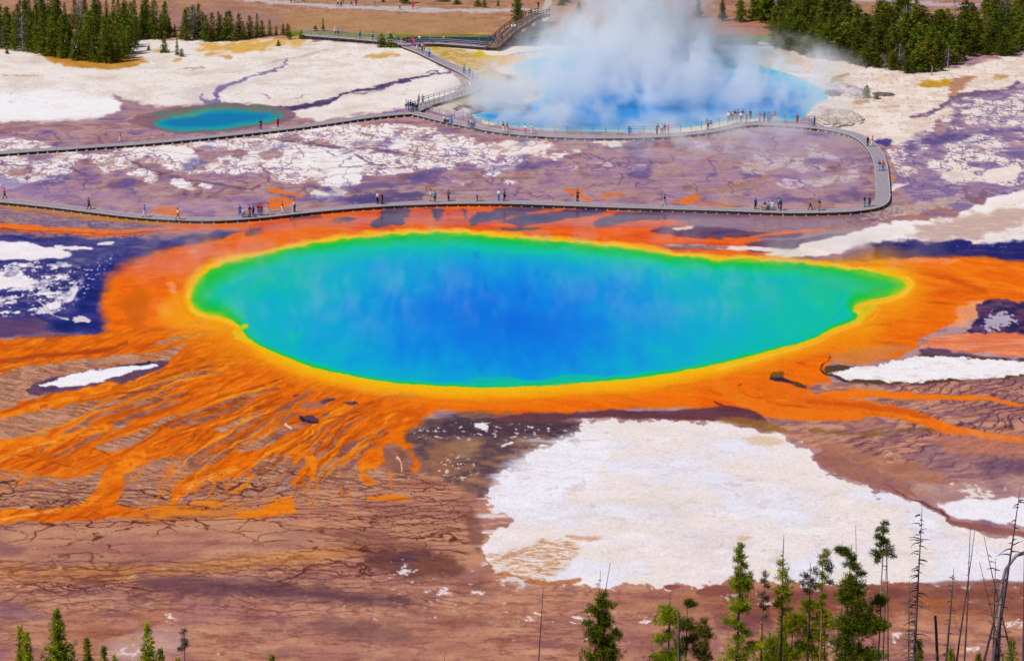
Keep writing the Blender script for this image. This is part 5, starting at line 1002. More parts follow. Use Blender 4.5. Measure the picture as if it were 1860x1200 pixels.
def build_forests():
    rng = random.Random(5)
    T = [(-120, 0), (0, 8), (20, 15), (45, 12), (60, -8), (80, -12), (110, 2), (150, -6), (200, -8), (225, 4), (250, 0), (262, -12), (290, 5), (305, 4), (320, 22), (345, 15), (362, 12), (380, 34), (400, 18), (420, 24), (440, 28), (470, 30), (500, 38), (530, 50)]
    B = [(-120, 92), (0, 90), (60, 97), (100, 106), (140, 113), (180, 117), (210, 117), (232, 108), (243, 90), (256, 72), (300, 70), (350, 75), (380, 77), (420, 76), (450, 73), (500, 66), (530, 68)]
    n = 0; pts = []
    for u in np.arange(-16, 530, 11.5):
        b = interp(B, u); pts.append((u + rng.uniform(-3, 3), b - rng.uniform(0, 5)))
        t = interp(T, u); v = b - rng.uniform(10, 18)
        while v > t + 40: pts.append((u + rng.uniform(-6, 6), v)); v -= rng.uniform(17, 26)
    pts.sort(key=lambda p: p[1])
    for u, v in pts:
        t = interp(T, u); hp = min(rng.uniform(38, 84), v - t + rng.uniform(-3, 6))
        if v > interp(B, u) - 6 and rng.random() < .4: hp *= rng.uniform(.45, .8)
        if hp < 12: continue
        right = u > 335
        dead = rng.random() < .06
        put_tree('dead' if dead else 'spruce', u, v, hp, ('grey dead conifer inside the dense stand at upper left' if dead else ('dark green conifer in the thinner right end of the upper left stand' if right else 'tall dark green conifer packed in the dense stand at upper left')),
                 'conifers in the upper left stand' if not dead else 'grey dead conifers in the upper left stand', wide=rng.uniform(1.1, 2.0) * (1.1 if right else 1), rng=rng); n += 1
    # right stand
    T = [(1385, -20), (1440, -20), (1500, -25), (1540, -25), (1552, 12), (1575, 22), (1590, 8), (1620, -15), (1650, -18), (1672, 12), (1690, 34), (1705, 20), (1730, -5), (1765, 10), (1778, 45), (1792, -15), (1830, -5), (1870, -10), (2000, -10)]
    B = [(1385, 40), (1400, 62), (1412, 86), (1440, 96), (1470, 106), (1500, 112), (1560, 118), (1590, 124), (1620, 128), (1660, 136), (1700, 136), (1725, 124), (1745, 112), (1780, 100), (1830, 106), (1860, 94), (2000, 94)]
    pts = []
    for u in np.arange(1388, 1880, 14.5):
        b = interp(B, u); pts.append((u + rng.uniform(-4, 4), b - rng.uniform(0, 6)))
        t = interp(T, u); v = b - rng.uniform(9, 16)
        while v > t + 36: pts.append((u + rng.uniform(-8, 8), v)); v -= rng.uniform(15, 23)
    pts.sort(key=lambda p: p[1])
    for u, v in pts:
        t = interp(T, u); front = v > interp(B, u) - 8
        hp = min(rng.uniform(36, 62), v - t + rng.uniform(-2, 8))
        if front: hp *= rng.uniform(.5, .85)
        if hp < 12: continue
        k = 'dead' if rng.random() < (.20 if front else .07) else ('round' if rng.random() < .8 else 'spruce')
        put_tree(k, u, v, hp, ('grey bare conifer along the front edge of the right hand forest' if k == 'dead' and front else 'grey bare conifer standing within the right hand forest' if k == 'dead' else ('low bushy conifer along the front edge of the right hand forest' if front else 'bushy green conifer packed within the right hand forest')),
                 {('dead', True): 'bare conifers at the front of the right forest', ('dead', False): 'bare conifers inside the right forest'}.get((k, front), 'bushy conifers at the front of the right forest' if front else 'conifers inside the right forest'), wide=rng.uniform(1.3, 1.9), rng=rng); n += 1
    one = [('shrub', 299, 96, 27, 'short round conifer standing alone right of the dense stand', .6), ('spruce', 322, 101, 36, 'small ragged conifer with spreading foot beside the round one', .8), ('shrub', 330, 103, 14, 'low dark shrub at the foot of the ragged small conifer', .9),
           ('shrub', 506, 84, 10, 'tiny green shrub on cream ground right of the upper left stand', 1.0), ('spruce', 587, 57, 24, 'slim small conifer on the grassy bank behind the upper boardwalk', 1.0), ('shrub', 573, 57, 10, 'low shrub left of the slim conifer on the bank', 1.2),
           ('spruce', 526, 72, 26, 'short conifer at the left end of the upper boardwalk', 1.1), ('shrub', 548, 71, 14, 'small bush against the start of the upper boardwalk railing', .8), ('shrub', 693, 86, 24, 'left of two merged round bushes before the upper boardwalk', .9), ('shrub', 710, 86, 23, 'right of two merged round bushes before the upper boardwalk', .9),
           ('round', 940, 42, 52, 'dark pine beside the far end of the footbridge', .85), ('round', 1268, 32, 40, 'pine half veiled by steam behind the crater', .9), ('round', 1312, 38, 40, 'rounded pine on the brown bank between steam and forest', .9), ('round', 1345, 40, 44, 'large rounded pine on the bank left of the forest', 1.0), ('round', 1368, 37, 48, 'pine leaning on the forest edge beside the large rounded one', 1.0),
           ('round', 1052, 25, 22, 'small pine on the far bank left of the steam plume', 1.1), ('round', 1030, 5, 24, 'far pine above the bank right of the bridge', 1.2), ('shrub', 1020, 10, 12, 'low bush on the far bank above the bridge end', 1.6), ('spruce', 905, 12, 20, 'small far conifer left of the bridge pine', 1.0),
           ('round', 880, 14, 18, 'far small round tree near the top path end', 1.0), ('shrub', 868, 12, 12, 'far olive bush near the top path end', 1.4), ('shrub', 830, 8, 12, 'far bush behind the path, right of the lone trunk', 1.4), ('shrub', 805, 3, 14, 'far bush at the top edge above the path', 1.6), ('shrub', 696, 4, 8, 'small green bush at the top edge behind the walkers', 1.2),
           ('round', 735, 7, 40, 'tree at top edge whose trunk casts a shadow by the path', .9), ('shrub', 1574, 178, 22, 'dark shrub on the rock outcrop right of the crater', .9), ('shrub', 1592, 180, 12, 'low dark shrub right of the rock outcrop', 1.2), ('shrub', 13, 98, 10, 'tiny shrub at the foot of the dense stand, far left', 1.0), ('shrub', 270, 92, 9, 'tiny shrub on cream ground between the stand and lone tree', 1.0)]
    for k, u, v, hp, lb, w in one: put_tree(k, u, v, hp, lb, name='shrub' if k == 'shrub' else 'conifer_tree', cat='shrub' if k == 'shrub' else 'tree', wide=w, rng=rng); n += 1
    # dead trunks among the right forest
    for (u0, v0, u1, v1, r, lb) in ((1427, 40, 1405, -6, .32, 'pale dead trunk leaning left at the upper edge of the right forest'), (1506, 112, 1503, 86, .16, 'short pale dead stub at the forest front near the crater'), (1505, 88, 1515, 78, .1, 'thin pale leaning dead branch above the short stub'),
                                (1692, 137, 1692, 120, .14, 'pale upright stub at the forest front corner'), (1708, 112, 1700, 104, .1, 'thin pale snag right of the forest corner'), (1521, 28, 1521, -5, .12, 'straight pale thin trunk rising in the right forest'), (1668, 118, 1666, 106, .12, 'grey leaning snag on the forest front')):
        p = at(u0, v0, 0); S_ = (v0 + 695) * .01; d = Vector(((u1 - u0) / S_, 0, (v0 - v1) / S_)); root = empty('dead_tree', p); tag(root, lb, 'dead tree')
        m = MB(); m.tube([(0, 0, -.1), d * .35, d * .7 + Vector((.15, 0, 0)), d], [r, r * .8, r * .6, r * .35], 6); rr = random.Random(int(u0))
        for k in range(5):
            t = rr.uniform(.35, .95); a = d * t; e = Vector((rr.uniform(-1, 1), rr.uniform(-1, 1), rr.uniform(0, .8))) * d.length * .22; m.tube([a, a + e * .6, a + e], [r * .35, r * .25, r * .1], 4)
        m.build('trunk', M['pale_bark'], root)
    print('forest trees', n)

def build_foreground():
    R = random.Random(9)
    def root_at(name, u, v, D, lb, cat, group=None):
        tip = at_dist(u, v, D); zb = hill(D) - .3; root = empty(name, (tip.x, tip.y, zb)); tag(root, lb, cat, group); return root, tip.z - zb
    # dense young spruces: tip, distance, half width in metres at 5 m below the tip
    G = 'young spruces along the bottom edge'
    for i, (u, v, D, w, lb) in enumerate(((37, 1137, 186, 1.0, 'narrow yellow green spruce nearest the lower left corner'), (48, 1147, 184, .9, 'shorter twin leader right of the corner spruce'), (103, 1105, 180, 1.65, 'largest broad yellow green spruce at the lower left'), (157, 1158, 188, .9, 'small narrow spruce right of the largest lower left one'),
                                      (188, 1173, 188, .85, 'low spruce tip between the narrow one and the lone spruce'), (267, 1130, 182, 1.05, 'tall narrow spruce standing apart, lower left'), (291, 1176, 186, .9, 'low spruce tip touching the right of the tall narrow one'), (208, 1191, 188, .7, 'barely showing spruce tip at bottom left edge'),
                                      (323, 1195, 188, .6, 'barely showing spruce tip below the wispy sapling'), (494, 1187, 190, .5, 'lone tiny spruce tip at the bottom edge, left of centre'), (1670, 1160, 186, .9, 'small bright spruce at the foot of the branchy tall snag'), (1728, 1176, 188, .9, 'small bright spruce at the foot of the broken snag'),
                                      (1838, 1160, 184, 1.3, 'bright green spruce in the lower right corner'), (1778, 1185, 188, .8, 'barely showing spruce tip between the lower right snags'))):
        root, h = root_at('spruce_tree', u, v, D, lb, 'tree', G)
        obj('crown', conifer_mesh('crown', 200 + i, h, w * (h / 5.0) ** .7, M['yellow_pine'] if i % 3 else M['yellow_pine'], start=.02, step=.26, tuft=.2, k=8, ln=.24, wd=.065, per=11, up=.45, power=.8, ragged=.22), root)
        obj('trunk', trunk_mesh('trunk', 200 + i, h * .97, .12, M['bark']), root)
    # ragged lodgepoles: list of foliage clumps (u, v, radius px)
    def clumps(u, v, D, lb, cl, lean=0.0, bark='bark', mat='yellow_pine', r0=.16, seed=1, dens=1.0, twigs=10, group=None):
        root, h = root_at('pine_tree', u, v, D, lb, 'tree', group); rng = np.random.RandomState(seed); C = []; Dd = []
        o = root.location; zc = D * math.cos(PITCH) + (CAMH - h - o.z) * math.sin(PITCH); sc = FPX / zc
        tk = trunk_mesh('trunk', seed, h, r0, M[bark], r1=.025, bend=.012, branches=twigs, blen=.9, bstart=.35, lean=lean / h)
        for (cu, cv, rp) in cl:
            p = at_dist(cu, cv, D) - o; rr = rp / sc; m = int(29 * dens * (rr / .35) ** 1.6) + 6
            q = rng.normal(0, 1, (m, 3)); q /= np.linalg.norm(q, axis=1, keepdims=True); q *= (rng.uniform(.1, 1.25, (m, 1)) ** .8) * rr * np.array([1.1, 1.1, .6])
            sub = rng.normal(0, rr * .25, (max(2, m // 10), 3)); q += sub[rng.randint(0, len(sub), m)]
            C += list(q + np.array(p)); Dd += list(q / (rr + 1e-6) * .9 + np.array([0, 0, .45]))
        V, F = needles(rng, np.array(C), np.array(Dd), .26, .036, 12); obj('crown', mesh_np('crown', V, F, M[mat]), root); obj('trunk', tk, root); return root
    def col(u, v0, v1, w0, w1, n, seed, jit=.5):
        r = random.Random(seed); return [(u + r.uniform(-1, 1) * (w0 + (w1 - w0) * k / n) * jit * 2, v0 + (v1 - v0) * (k + r.random() * .6) / n, r.uniform(.5, .95) * (5 + (w0 + (w1 - w0) * k / n) * .45)) for k in range(n)]
    clumps(335, 1143, 186, 'wispy thin sapling with sparse tufts at lower left', [(335, 1150, 3), (334, 1163, 5), (338, 1172, 5), (330, 1178, 4)], seed=301, r0=.06, dens=.6, twigs=8, mat='brown_needles')
    clumps(1091, 1066, 180, 'full green pine with two dead leaders behind it, bottom centre', col(1092, 1078, 1215, 6, 22, 24, 302) + [(1078, 1150, 15), (1107, 1132, 12), (1098, 1172, 16), (1072, 1192, 18), (1120, 1150, 10), (1064, 1130, 9), (1073, 1106, 10), (1107, 1098, 9), (1112, 1186, 15)], seed=302, mat='fg_pine', twigs=6)
    clumps(1216, 1092, 182, 'ragged pine with rounded head left in the bottom centre clump', [(1214, 1108, 15), (1206, 1125, 13), (1222, 1122, 13), (1195, 1160, 11), (1216, 1155, 12), (1208, 1190, 18), (1228, 1195, 16), (1200, 1200, 18)], seed=303, mat='yellow_pine')
    clumps(1250, 1086, 184, 'thin pine with small sunlit top right in the bottom centre clump', [(1252, 1091, 7), (1256, 1098, 7), (1240, 1135, 14), (1255, 1140, 12), (1262, 1155, 12), (1245, 1165, 13), (1236, 1180, 12), (1270, 1175, 12)], seed=304, mat='fg_pine')
    clumps(1280, 1122, 182, 'dusky olive pine at the right of the bottom centre clump', [(1281, 1130, 8), (1278, 1145, 10), (1284, 1155, 10), (1279, 1170, 9), (1270, 1185, 12), (1285, 1195, 12)], seed=305, mat='pine2')
    clumps(1345, 985, 176, 'tall pine with slender tufted spire, left of the right hand group', [(1345, 992, 5), (1342, 1001, 6), (1350, 1008, 6), (1343, 1016, 7), (1351, 1027, 6), (1341, 1034, 6), (1348, 1046, 11), (1338, 1056, 12), (1356, 1054, 10), (1346, 1066, 14), (1358, 1070, 9), (1347, 1090, 14), (1336, 1102, 11), (1353, 1106, 10), (1330, 1128, 11), (1345, 1138, 9), (1356, 1150, 9), (1340, 1160, 10), (1362, 1175, 14), (1328, 1186, 16), (1350, 1195, 12), (1375, 1172, 8)], seed=306, mat='yellow_pine', r0=.2)
    clumps(1388, 1040, 180, 'thin sparse pine with orange lower trunk beside the tall spire', [(1388, 1046, 4), (1386, 1056, 5), (1392, 1064, 4), (1383, 1078, 5), (1390, 1088, 6), (1384, 1100, 5), (1393, 1106, 5), (1386, 1120, 5)], seed=307, dens=.6, bark='orange_bark', r0=.13, twigs=16, mat='brown_needles')
    clumps(1426, 972, 178, 'slim pine with long bare tip and tufted middle', [(1421, 1024, 6), (1427, 1034, 7), (1421, 1045, 8), (1430, 1055, 7), (1424, 1068, 10), (1414, 1074, 8), (1432, 1080, 7), (1421, 1092, 11), (1412, 1098, 8), (1425, 1110, 9)], seed=308, dens=.8, r0=.14, twigs=26)
    clumps(1474, 1022, 180, 'half dead thin pine with grey needles before the white ground', [(1466, 1046, 7), (1473, 1055, 8), (1462, 1060, 7), (1478, 1036, 5), (1470, 1072, 8), (1480, 1068, 6)], seed=309, dens=.5, r0=.12, twigs=24, mat='grey_needles')
    clumps(1497, 1000, 178, 'airy pine with scattered tufts and orange lower trunk', [(1499, 1003, 5), (1494, 1012, 6), (1502, 1018, 5), (1492, 1024, 5), (1504, 1028, 4), (1508, 1034, 5), (1490, 1040, 6), (1498, 1048, 4), (1505, 1058, 6), (1489, 1064, 6), (1495, 1085, 7), (1486, 1096, 6)], seed=310, dens=.7, bark='orange_bark', r0=.14, twigs=18)
    clumps(1538, 988, 174, 'tall crooked pine with bright left tuft and heavy lower crown', [(1527, 998, 9), (1536, 1000, 7), (1532, 1006, 7), (1545, 1008, 6), (1548, 1016, 6), (1541, 1026, 5), (1553, 1030, 9), (1558, 1040, 9), (1547, 1048, 7), (1541, 1062, 14), (1552, 1068, 15), (1535, 1075, 14), (1557, 1084, 14), (1545, 1095, 18), (1560, 1100, 12), (1530, 1130, 18), (1552, 1122, 20), (1570, 1128, 20), (1540, 1145, 20), (1562, 1145, 18), (1585, 1140, 14), (1596, 1136, 10), (1530, 1170, 20), (1550, 1180, 24), (1570, 1190, 20), (1535, 1198, 22)], seed=311, mat='fg_pine', r0=.2, lean=.3)
    clumps(1604, 948, 176, 'tallest green topped pine with bare trunks over the white sheet', [(1606, 951, 4), (1601, 960, 5), (1608, 965, 5), (1596, 975, 6), (1604, 980, 6), (1599, 990, 6), (1608, 986, 4), (1590, 1004, 6), (1598, 1008, 6), (1604, 1004, 5), (1594, 1016, 5), (1600, 1086, 10), (1592, 1096, 10), (1605, 1092, 9), (1583, 1106, 9), (1600, 1132, 12), (1588, 1126, 10), (1580, 1138, 10), (1606, 1140, 8)], seed=312, dens=.9, bark='pale_bark', r0=.13, twigs=14, mat='pine2')
    clumps(1614, 985, 177, 'thin pale dying pine right beside the tallest green topped one', [(1614, 994, 5), (1618, 1002, 5), (1612, 1008, 5), (1620, 1010, 4)], seed=313, dens=.4, bark='pale_bark', r0=.10, twigs=22, mat='brown_needles')
    for i, (u, v, cl, lb) in enumerate((((1440, 1105, [(1430, 1125, 15), (1448, 1122, 16), (1462, 1128, 13), (1440, 1140, 16), (1425, 1145, 12)], 'yellow green bushy sapling below the slim pine')), (1410, 1152, [(1400, 1172, 18), (1415, 1165, 15), (1425, 1180, 18), (1395, 1195, 20), (1415, 1198, 20)], 'low spreading bush at the bottom left of the right hand group'),
                                     (1478, 1130, [(1478, 1145, 15), (1466, 1160, 17), (1488, 1160, 15), (1470, 1180, 18), (1490, 1190, 16), (1455, 1175, 15), (1442, 1190, 18)], 'green bush at the bottom under the airy pine'), (1500, 1098, [(1498, 1110, 11), (1504, 1122, 12), (1488, 1128, 12), (1508, 1138, 9)], 'small leafy sapling between airy and crooked pines'),
                                     (1470, 1082, [(1462, 1092, 10), (1475, 1098, 11), (1466, 1106, 10)], 'olive sapling head under the half dead thin pine'), (1593, 1175, [(1588, 1188, 13), (1600, 1192, 12), (1575, 1196, 14)], 'dark sapling head at bottom below the tallest pine'))):
        clumps(u, v, 184, lb, cl, seed=330 + i, mat='yellow_pine' if i != 5 else 'fg_pine', r0=.1, twigs=6, dens=.9, group='saplings under the right hand pines')
    # bare snags: tip, foot on the frame's bottom edge, distance, base radius
    def snag(ut, vt, ub, vb, D, r, br, bl, lb, mat='dark_bark', seed=1, bs=.25, broken=False, group='dead standing trunks at the right'):
        tip = at_dist(ut, vt, D); low = at_dist(ub, vb, D); d = (tip - low) / max(.1, tip.z - low.z); zb = hill(D) - .3; base = low + d * (zb - low.z)
        root = empty('dead_tree', (base.x, base.y, zb)); tag(root, lb, 'dead tree', group); h = tip.z - zb
        obj('trunk', trunk_mesh('trunk', seed, h, r, M[mat], r1=(r * .6 if broken else .018), bend=.008, branches=(br if br <= 16 else 0), blen=bl, lean=(tip.x - base.x) / h), root)
        if br > 16:
            rng = random.Random(seed); m = MB(); L = Vector((tip.x - base.x, 0, h))
            for k in range(br):
                t = rng.uniform(bs, .97) ; t = 1 - (1 - t) ** 1.0; p = L * t; an = rng.choice((0, math.pi)) + rng.uniform(-.9, .9); ln = 1.35 * bl * (1.12 - t) ** .4 * rng.uniform(.35, 1.0)
                q = [p]; dd = Vector((math.cos(an), math.sin(an), rng.uniform(-.1, .35))); dr = rng.uniform(-.45, -.05)
                for s in range(5):
                    q.append(q[-1] + dd * (ln / 5)); dd = (dd + Vector((rng.uniform(-.15, .15), rng.uniform(-.15, .15), dr * .7))).normalized()
                w = .024 + r * .08; m.tube(q, [w * 1.4, w * 1.1, w * .9, w * .7, w * .5, w * .3], 4, False)
                if rng.random() < .6: m.tube([q[3], q[3] + Vector((rng.uniform(-.3, .3), rng.uniform(-.2, .2), rng.uniform(-.4, .2))) * ln * .7], [w * .6, w * .3], 3, False)
            m.build('bare_branches', M[mat], root, smooth=True)
        return root
    snag(985, 1065, 977, 1200, 190, .13, 6, .5, 'lone thin dark pole standing left of the full pine', seed=401, group=None)
    snag(808, 1180, 806, 1200, 195, .06, 0, 0, 'tiny dark stick at the bottom edge near the centre', seed=402, group=None)
    snag(1088, 1037, 1086, 1120, 181, .10, 26, .5, 'left dead leader rising behind the full pine', seed=403, mat='bark', bs=.6, group=None)
    snag(1110, 1020, 1092, 1120, 181.5, .10, 10, .4, 'right leaning dead leader behind the full pine', seed=404, mat='bark', bs=.6, group=None)
    snag(1219, 1075, 1214, 1200, 183, .17, 5, .4, 'dark snag inside the bottom centre clump', seed=405, group=None)
    snag(1232, 1110, 1234, 1200, 181, .15, 6, .5, 'thick dark stub inside the bottom centre clump', seed=406, broken=True, group=None)
    snag(1382, 1130, 1380, 1200, 178, .20, 0, 0, 'broken orange stump beside the thin sparse pine', mat='orange_bark', seed=407, broken=True)
    snag(1551, 954, 1556, 1110, 178, .07, 8, .4, 'hair thin straight bare pole behind the crooked pine', seed=408)
    snag(1536, 1060, 1516, 1200, 179, .11, 6, .4, 'leaning grey pole crossing left of the crooked pine', mat='pale_bark', seed=409)
    snag(1612, 1010, 1614, 1200, 178, .12, 8, .5, 'grey pole below the pale dying pine', seed=410, mat='bark')
    snag(1672, 918, 1660, 1200, 174, .22, 90, 1.25, 'tall slender dark snag with many drooping bare twigs', seed=411, bs=.3)
    snag(1655, 1055, 1653, 1200, 180, .12, 60, .8, 'shorter twiggy snag just left of the tall slender one', seed=412, mat='bark')
    snag(1731, 1030, 1717, 1200, 178, .22, 40, .7, 'dark knotty snag right of the tall slender one', seed=413)
    snag(1699, 1118, 1703, 1200, 179, .17, 8, .5, 'thick broken stub left of the knotty snag', seed=414, mat='bark', broken=True)
    snag(1763, 955, 1752, 1200, 177, .14, 16, .5, 'straight pole of the crossing pair of bare poles', seed=415)
    snag(1769, 962, 1738, 1200, 176, .15, 14, .5, 'leaning pole of the crossing pair of bare poles', seed=416, mat='bark')
    snag(1788, 972, 1812, 1080, 176, .16, 20, .9, 'forked arching snag left of the great leaning one', seed=417)
    snag(1781, 1020, 1800, 1100, 176.4, .10, 18, .6, 'thin arching branchlike snag beside the forked one', seed=418, mat='bark')
    snag(1811, 1015, 1804, 1200, 177, .20, 26, .8, 'upright snag behind the great leaning one', seed=419)
    snag(1856, 880, 1806, 1200, 172, .30, 34, 1.3, 'great dark snag leaning right, top touching the right edge', seed=420, bs=.35)
    snag(1833, 1020, 1786, 1200, 171, .24, 12, .8, 'second thick trunk crossing the foot of the great leaning snag', seed=421)
    snag(1861, 885, 1858, 1200, 168, .16, 0, 0, 'blackish straight trunk cut by the right edge', seed=422)
    root, h = root_at('dead_limb', 1826, 1030, 172.5, 'gnarled pale grey limb arching in from the right edge', 'dead branch'); root.location.z += 0
    o = root.location; m = MB(); m.tube([at_dist(a, b, 172.5) - o for a, b in ((1812, 1210), (1816, 1120), (1820, 1060), (1826, 1034), (1838, 1018), (1846, 1008), (1866, 1002), (1900, 1000))], [.16, .14, .12, .12, .13, .14, .15, .16], 8); m.build('trunk', M['pale_bark'], root, smooth=True)

# ---------------------------------------------------------------- rocks
def rock_mesh(name, seed, mat, strata=0.0):
    bm = bmesh.new(); bmesh.ops.create_icosphere(bm, subdivisions=5, radius=1)
    for v in bm.verts:
        p = v.co.copy(); q = p + Vector((seed * 3.1, 0, 0)); k = 1 + .28 * mnoise.noise(q * 1.3) + .16 * mnoise.noise(q * 3.1) + .08 * mnoise.noise(q * 7)
        if strata:
            s = math.sin((p.z + .12 * mnoise.noise(q * 2)) * 24); k += strata * (1 if s > 0 else -1) * (1 - abs(p.z) * .5)
        v.co = p * k
    me = bpy.data.meshes.new(name); bm.to_mesh(me); bm.free(); me.materials.append(mat); return me
def build_rocks():
    lt = simple('layered_pale_rock', (.74, .62, .54), (.42, .30, .24), 1.6, .9, .1, (1, 1, 5), .6); dk = simple('dark_ledge_rock', (.10, .075, .085), (.24, .18, .17), 1.4, .9, .1, (1, 1, 3), .6)
    gy = simple('grey_white_rock', (.66, .56, .54), (.36, .28, .29), 1.5, .9, .1, (1, 1, 2), .6)
    for i, (u, v, sx, sy, sz, mt, st, lb) in enumerate(((1508, 218, 3.9, 8.5, 1.5, lt, .035, 'layered pale rock mound at the right tip of the crater lake'), (1540, 214, 3.0, 7, 1.0, lt, .03, 'rounded cream rock shoulder right of the layered mound'), (1496, 208, 1.8, 4, 1.6, lt, .035, 'upper ledge of layered rock on the lake shore'),
                                        (1528, 163, 3.4, 7, 1.3, gy, .02, 'grey veined rock behind the right end of the lake'), (1552, 172, 2.6, 5, 1.3, gy, .02, 'grey rock below the dark shrub'), (1606, 172, 2.3, 2.4, .5, dk, .02, 'low dark rock ridge right of the shrub'), (1514, 170, 1.6, 3.5, .8, dk, .0, 'small dark rock at the steam edge on the right shore'),
                                        (848, 203, 1.5, 5, .8, gy, .02, 'brown broken rock at the left tip of the crater lake'), (864, 199, 3.2, 4.5, .8, dk, .02, 'dark ledge on the left shore of the crater lake'), (905, 195, 4.0, 4, .8, dk, .02, 'dark ledge half hidden by steam on the left shore'), (940, 197, 3.0, 3, .7, dk, .02, 'dark ledge end deep in the steam on the left shore'),
                                        (812, 206, .9, 2.2, .5, gy, .0, 'small pale boulder above the junction railing'), (836, 208, 1.3, 2.2, .7, gy, .0, 'pale boulder beside the crater railing'), (1386, 80, 1.4, 2.0, .5, gy, 0, 'white driftwood like rock heap on the river bank'))):
        p = at(u, v, 0); o = obj('rock', rock_mesh('rock', 500 + i, mt, st), None, (p.x, p.y, -.15)); o.scale = (sx, sy, sz); tag(o, lb, 'rock')
# ---------------------------------------------------------------- people
def skin_mesh(name, joints, links, mat, sub=1):
    me = bpy.data.meshes.new(name + '_cage'); names = list(joints); me.from_pydata([joints[n][:3] for n in names], [(names.index(a), names.index(b)) for a, b in links], []); me.update()
    o = bpy.data.objects.new(name + '_cage', me); COL.objects.link(o)
    m = o.modifiers.new('skin', 'SKIN'); m.use_smooth_shade = True
    for i, n in enumerate(names):
        r = joints[n][3]; rr = joints[n][4] if len(joints[n]) > 4 else r; sv = me.skin_vertices[0].data[i]; sv.radius = (r, rr); sv.use_root = (i == 0)
    s = o.modifiers.new('sub', 'SUBSURF'); s.levels = sub; s.render_levels = sub
    dg = bpy.context.evaluated_depsgraph_get(); dg.update(); ev = o.evaluated_get(dg); out = bpy.data.meshes.new_from_object(ev); out.name = name
    bpy.data.objects.remove(o); bpy.data.meshes.remove(me)
    out.materials.clear(); out.materials.append(mat); return out
POSES = {
    'standing': dict(la=(-.27, .02, 1.05, -.27, -.08, .82), ra=(.27, .02, 1.05, .27, -.08, .82), ll=(-.11, 0, .48, -.12, .03, .07), rl=(.11, -.02, .48, .13, -.02, .07), lean=0, hip=.92),
    'walking': dict(la=(-.25, -.14, 1.08, -.24, -.30, .90), ra=(.25, .12, 1.07, .26, .14, .84), ll=(-.10, .14, .50, -.10, .34, .10), rl=(.10, -.14, .50, .10, -.26, .07), lean=-.04, hip=.90),
    'taking a photo': dict(la=(-.27, -.14, 1.16, -.08, -.34, 1.50), ra=(.27, -.14, 1.16, .08, -.34, 1.50), ll=(-.12, 0, .48, -.14, .02, .07), rl=(.12, -.02, .48, .14, 0, .07), lean=0, hip=.92),
    'leaning forward': dict(la=(-.24, -.34, 1.06, -.18, -.52, .98), ra=(.24, -.34, 1.06, .18, -.52, .98), ll=(-.11, .02, .48, -.11, .06, .07), rl=(.11, -.08, .48, .13, -.06, .07), lean=-.20, hip=.90),
    'sitting': dict(la=(-.25, -.12, .78, -.14, -.34, .66), ra=(.25, -.12, .78, .14, -.34, .66), ll=(-.12, -.40, .50, -.12, -.44, .08), rl=(.12, -.40, .50, .13, -.42, .08), lean=-.03, hip=.52)}
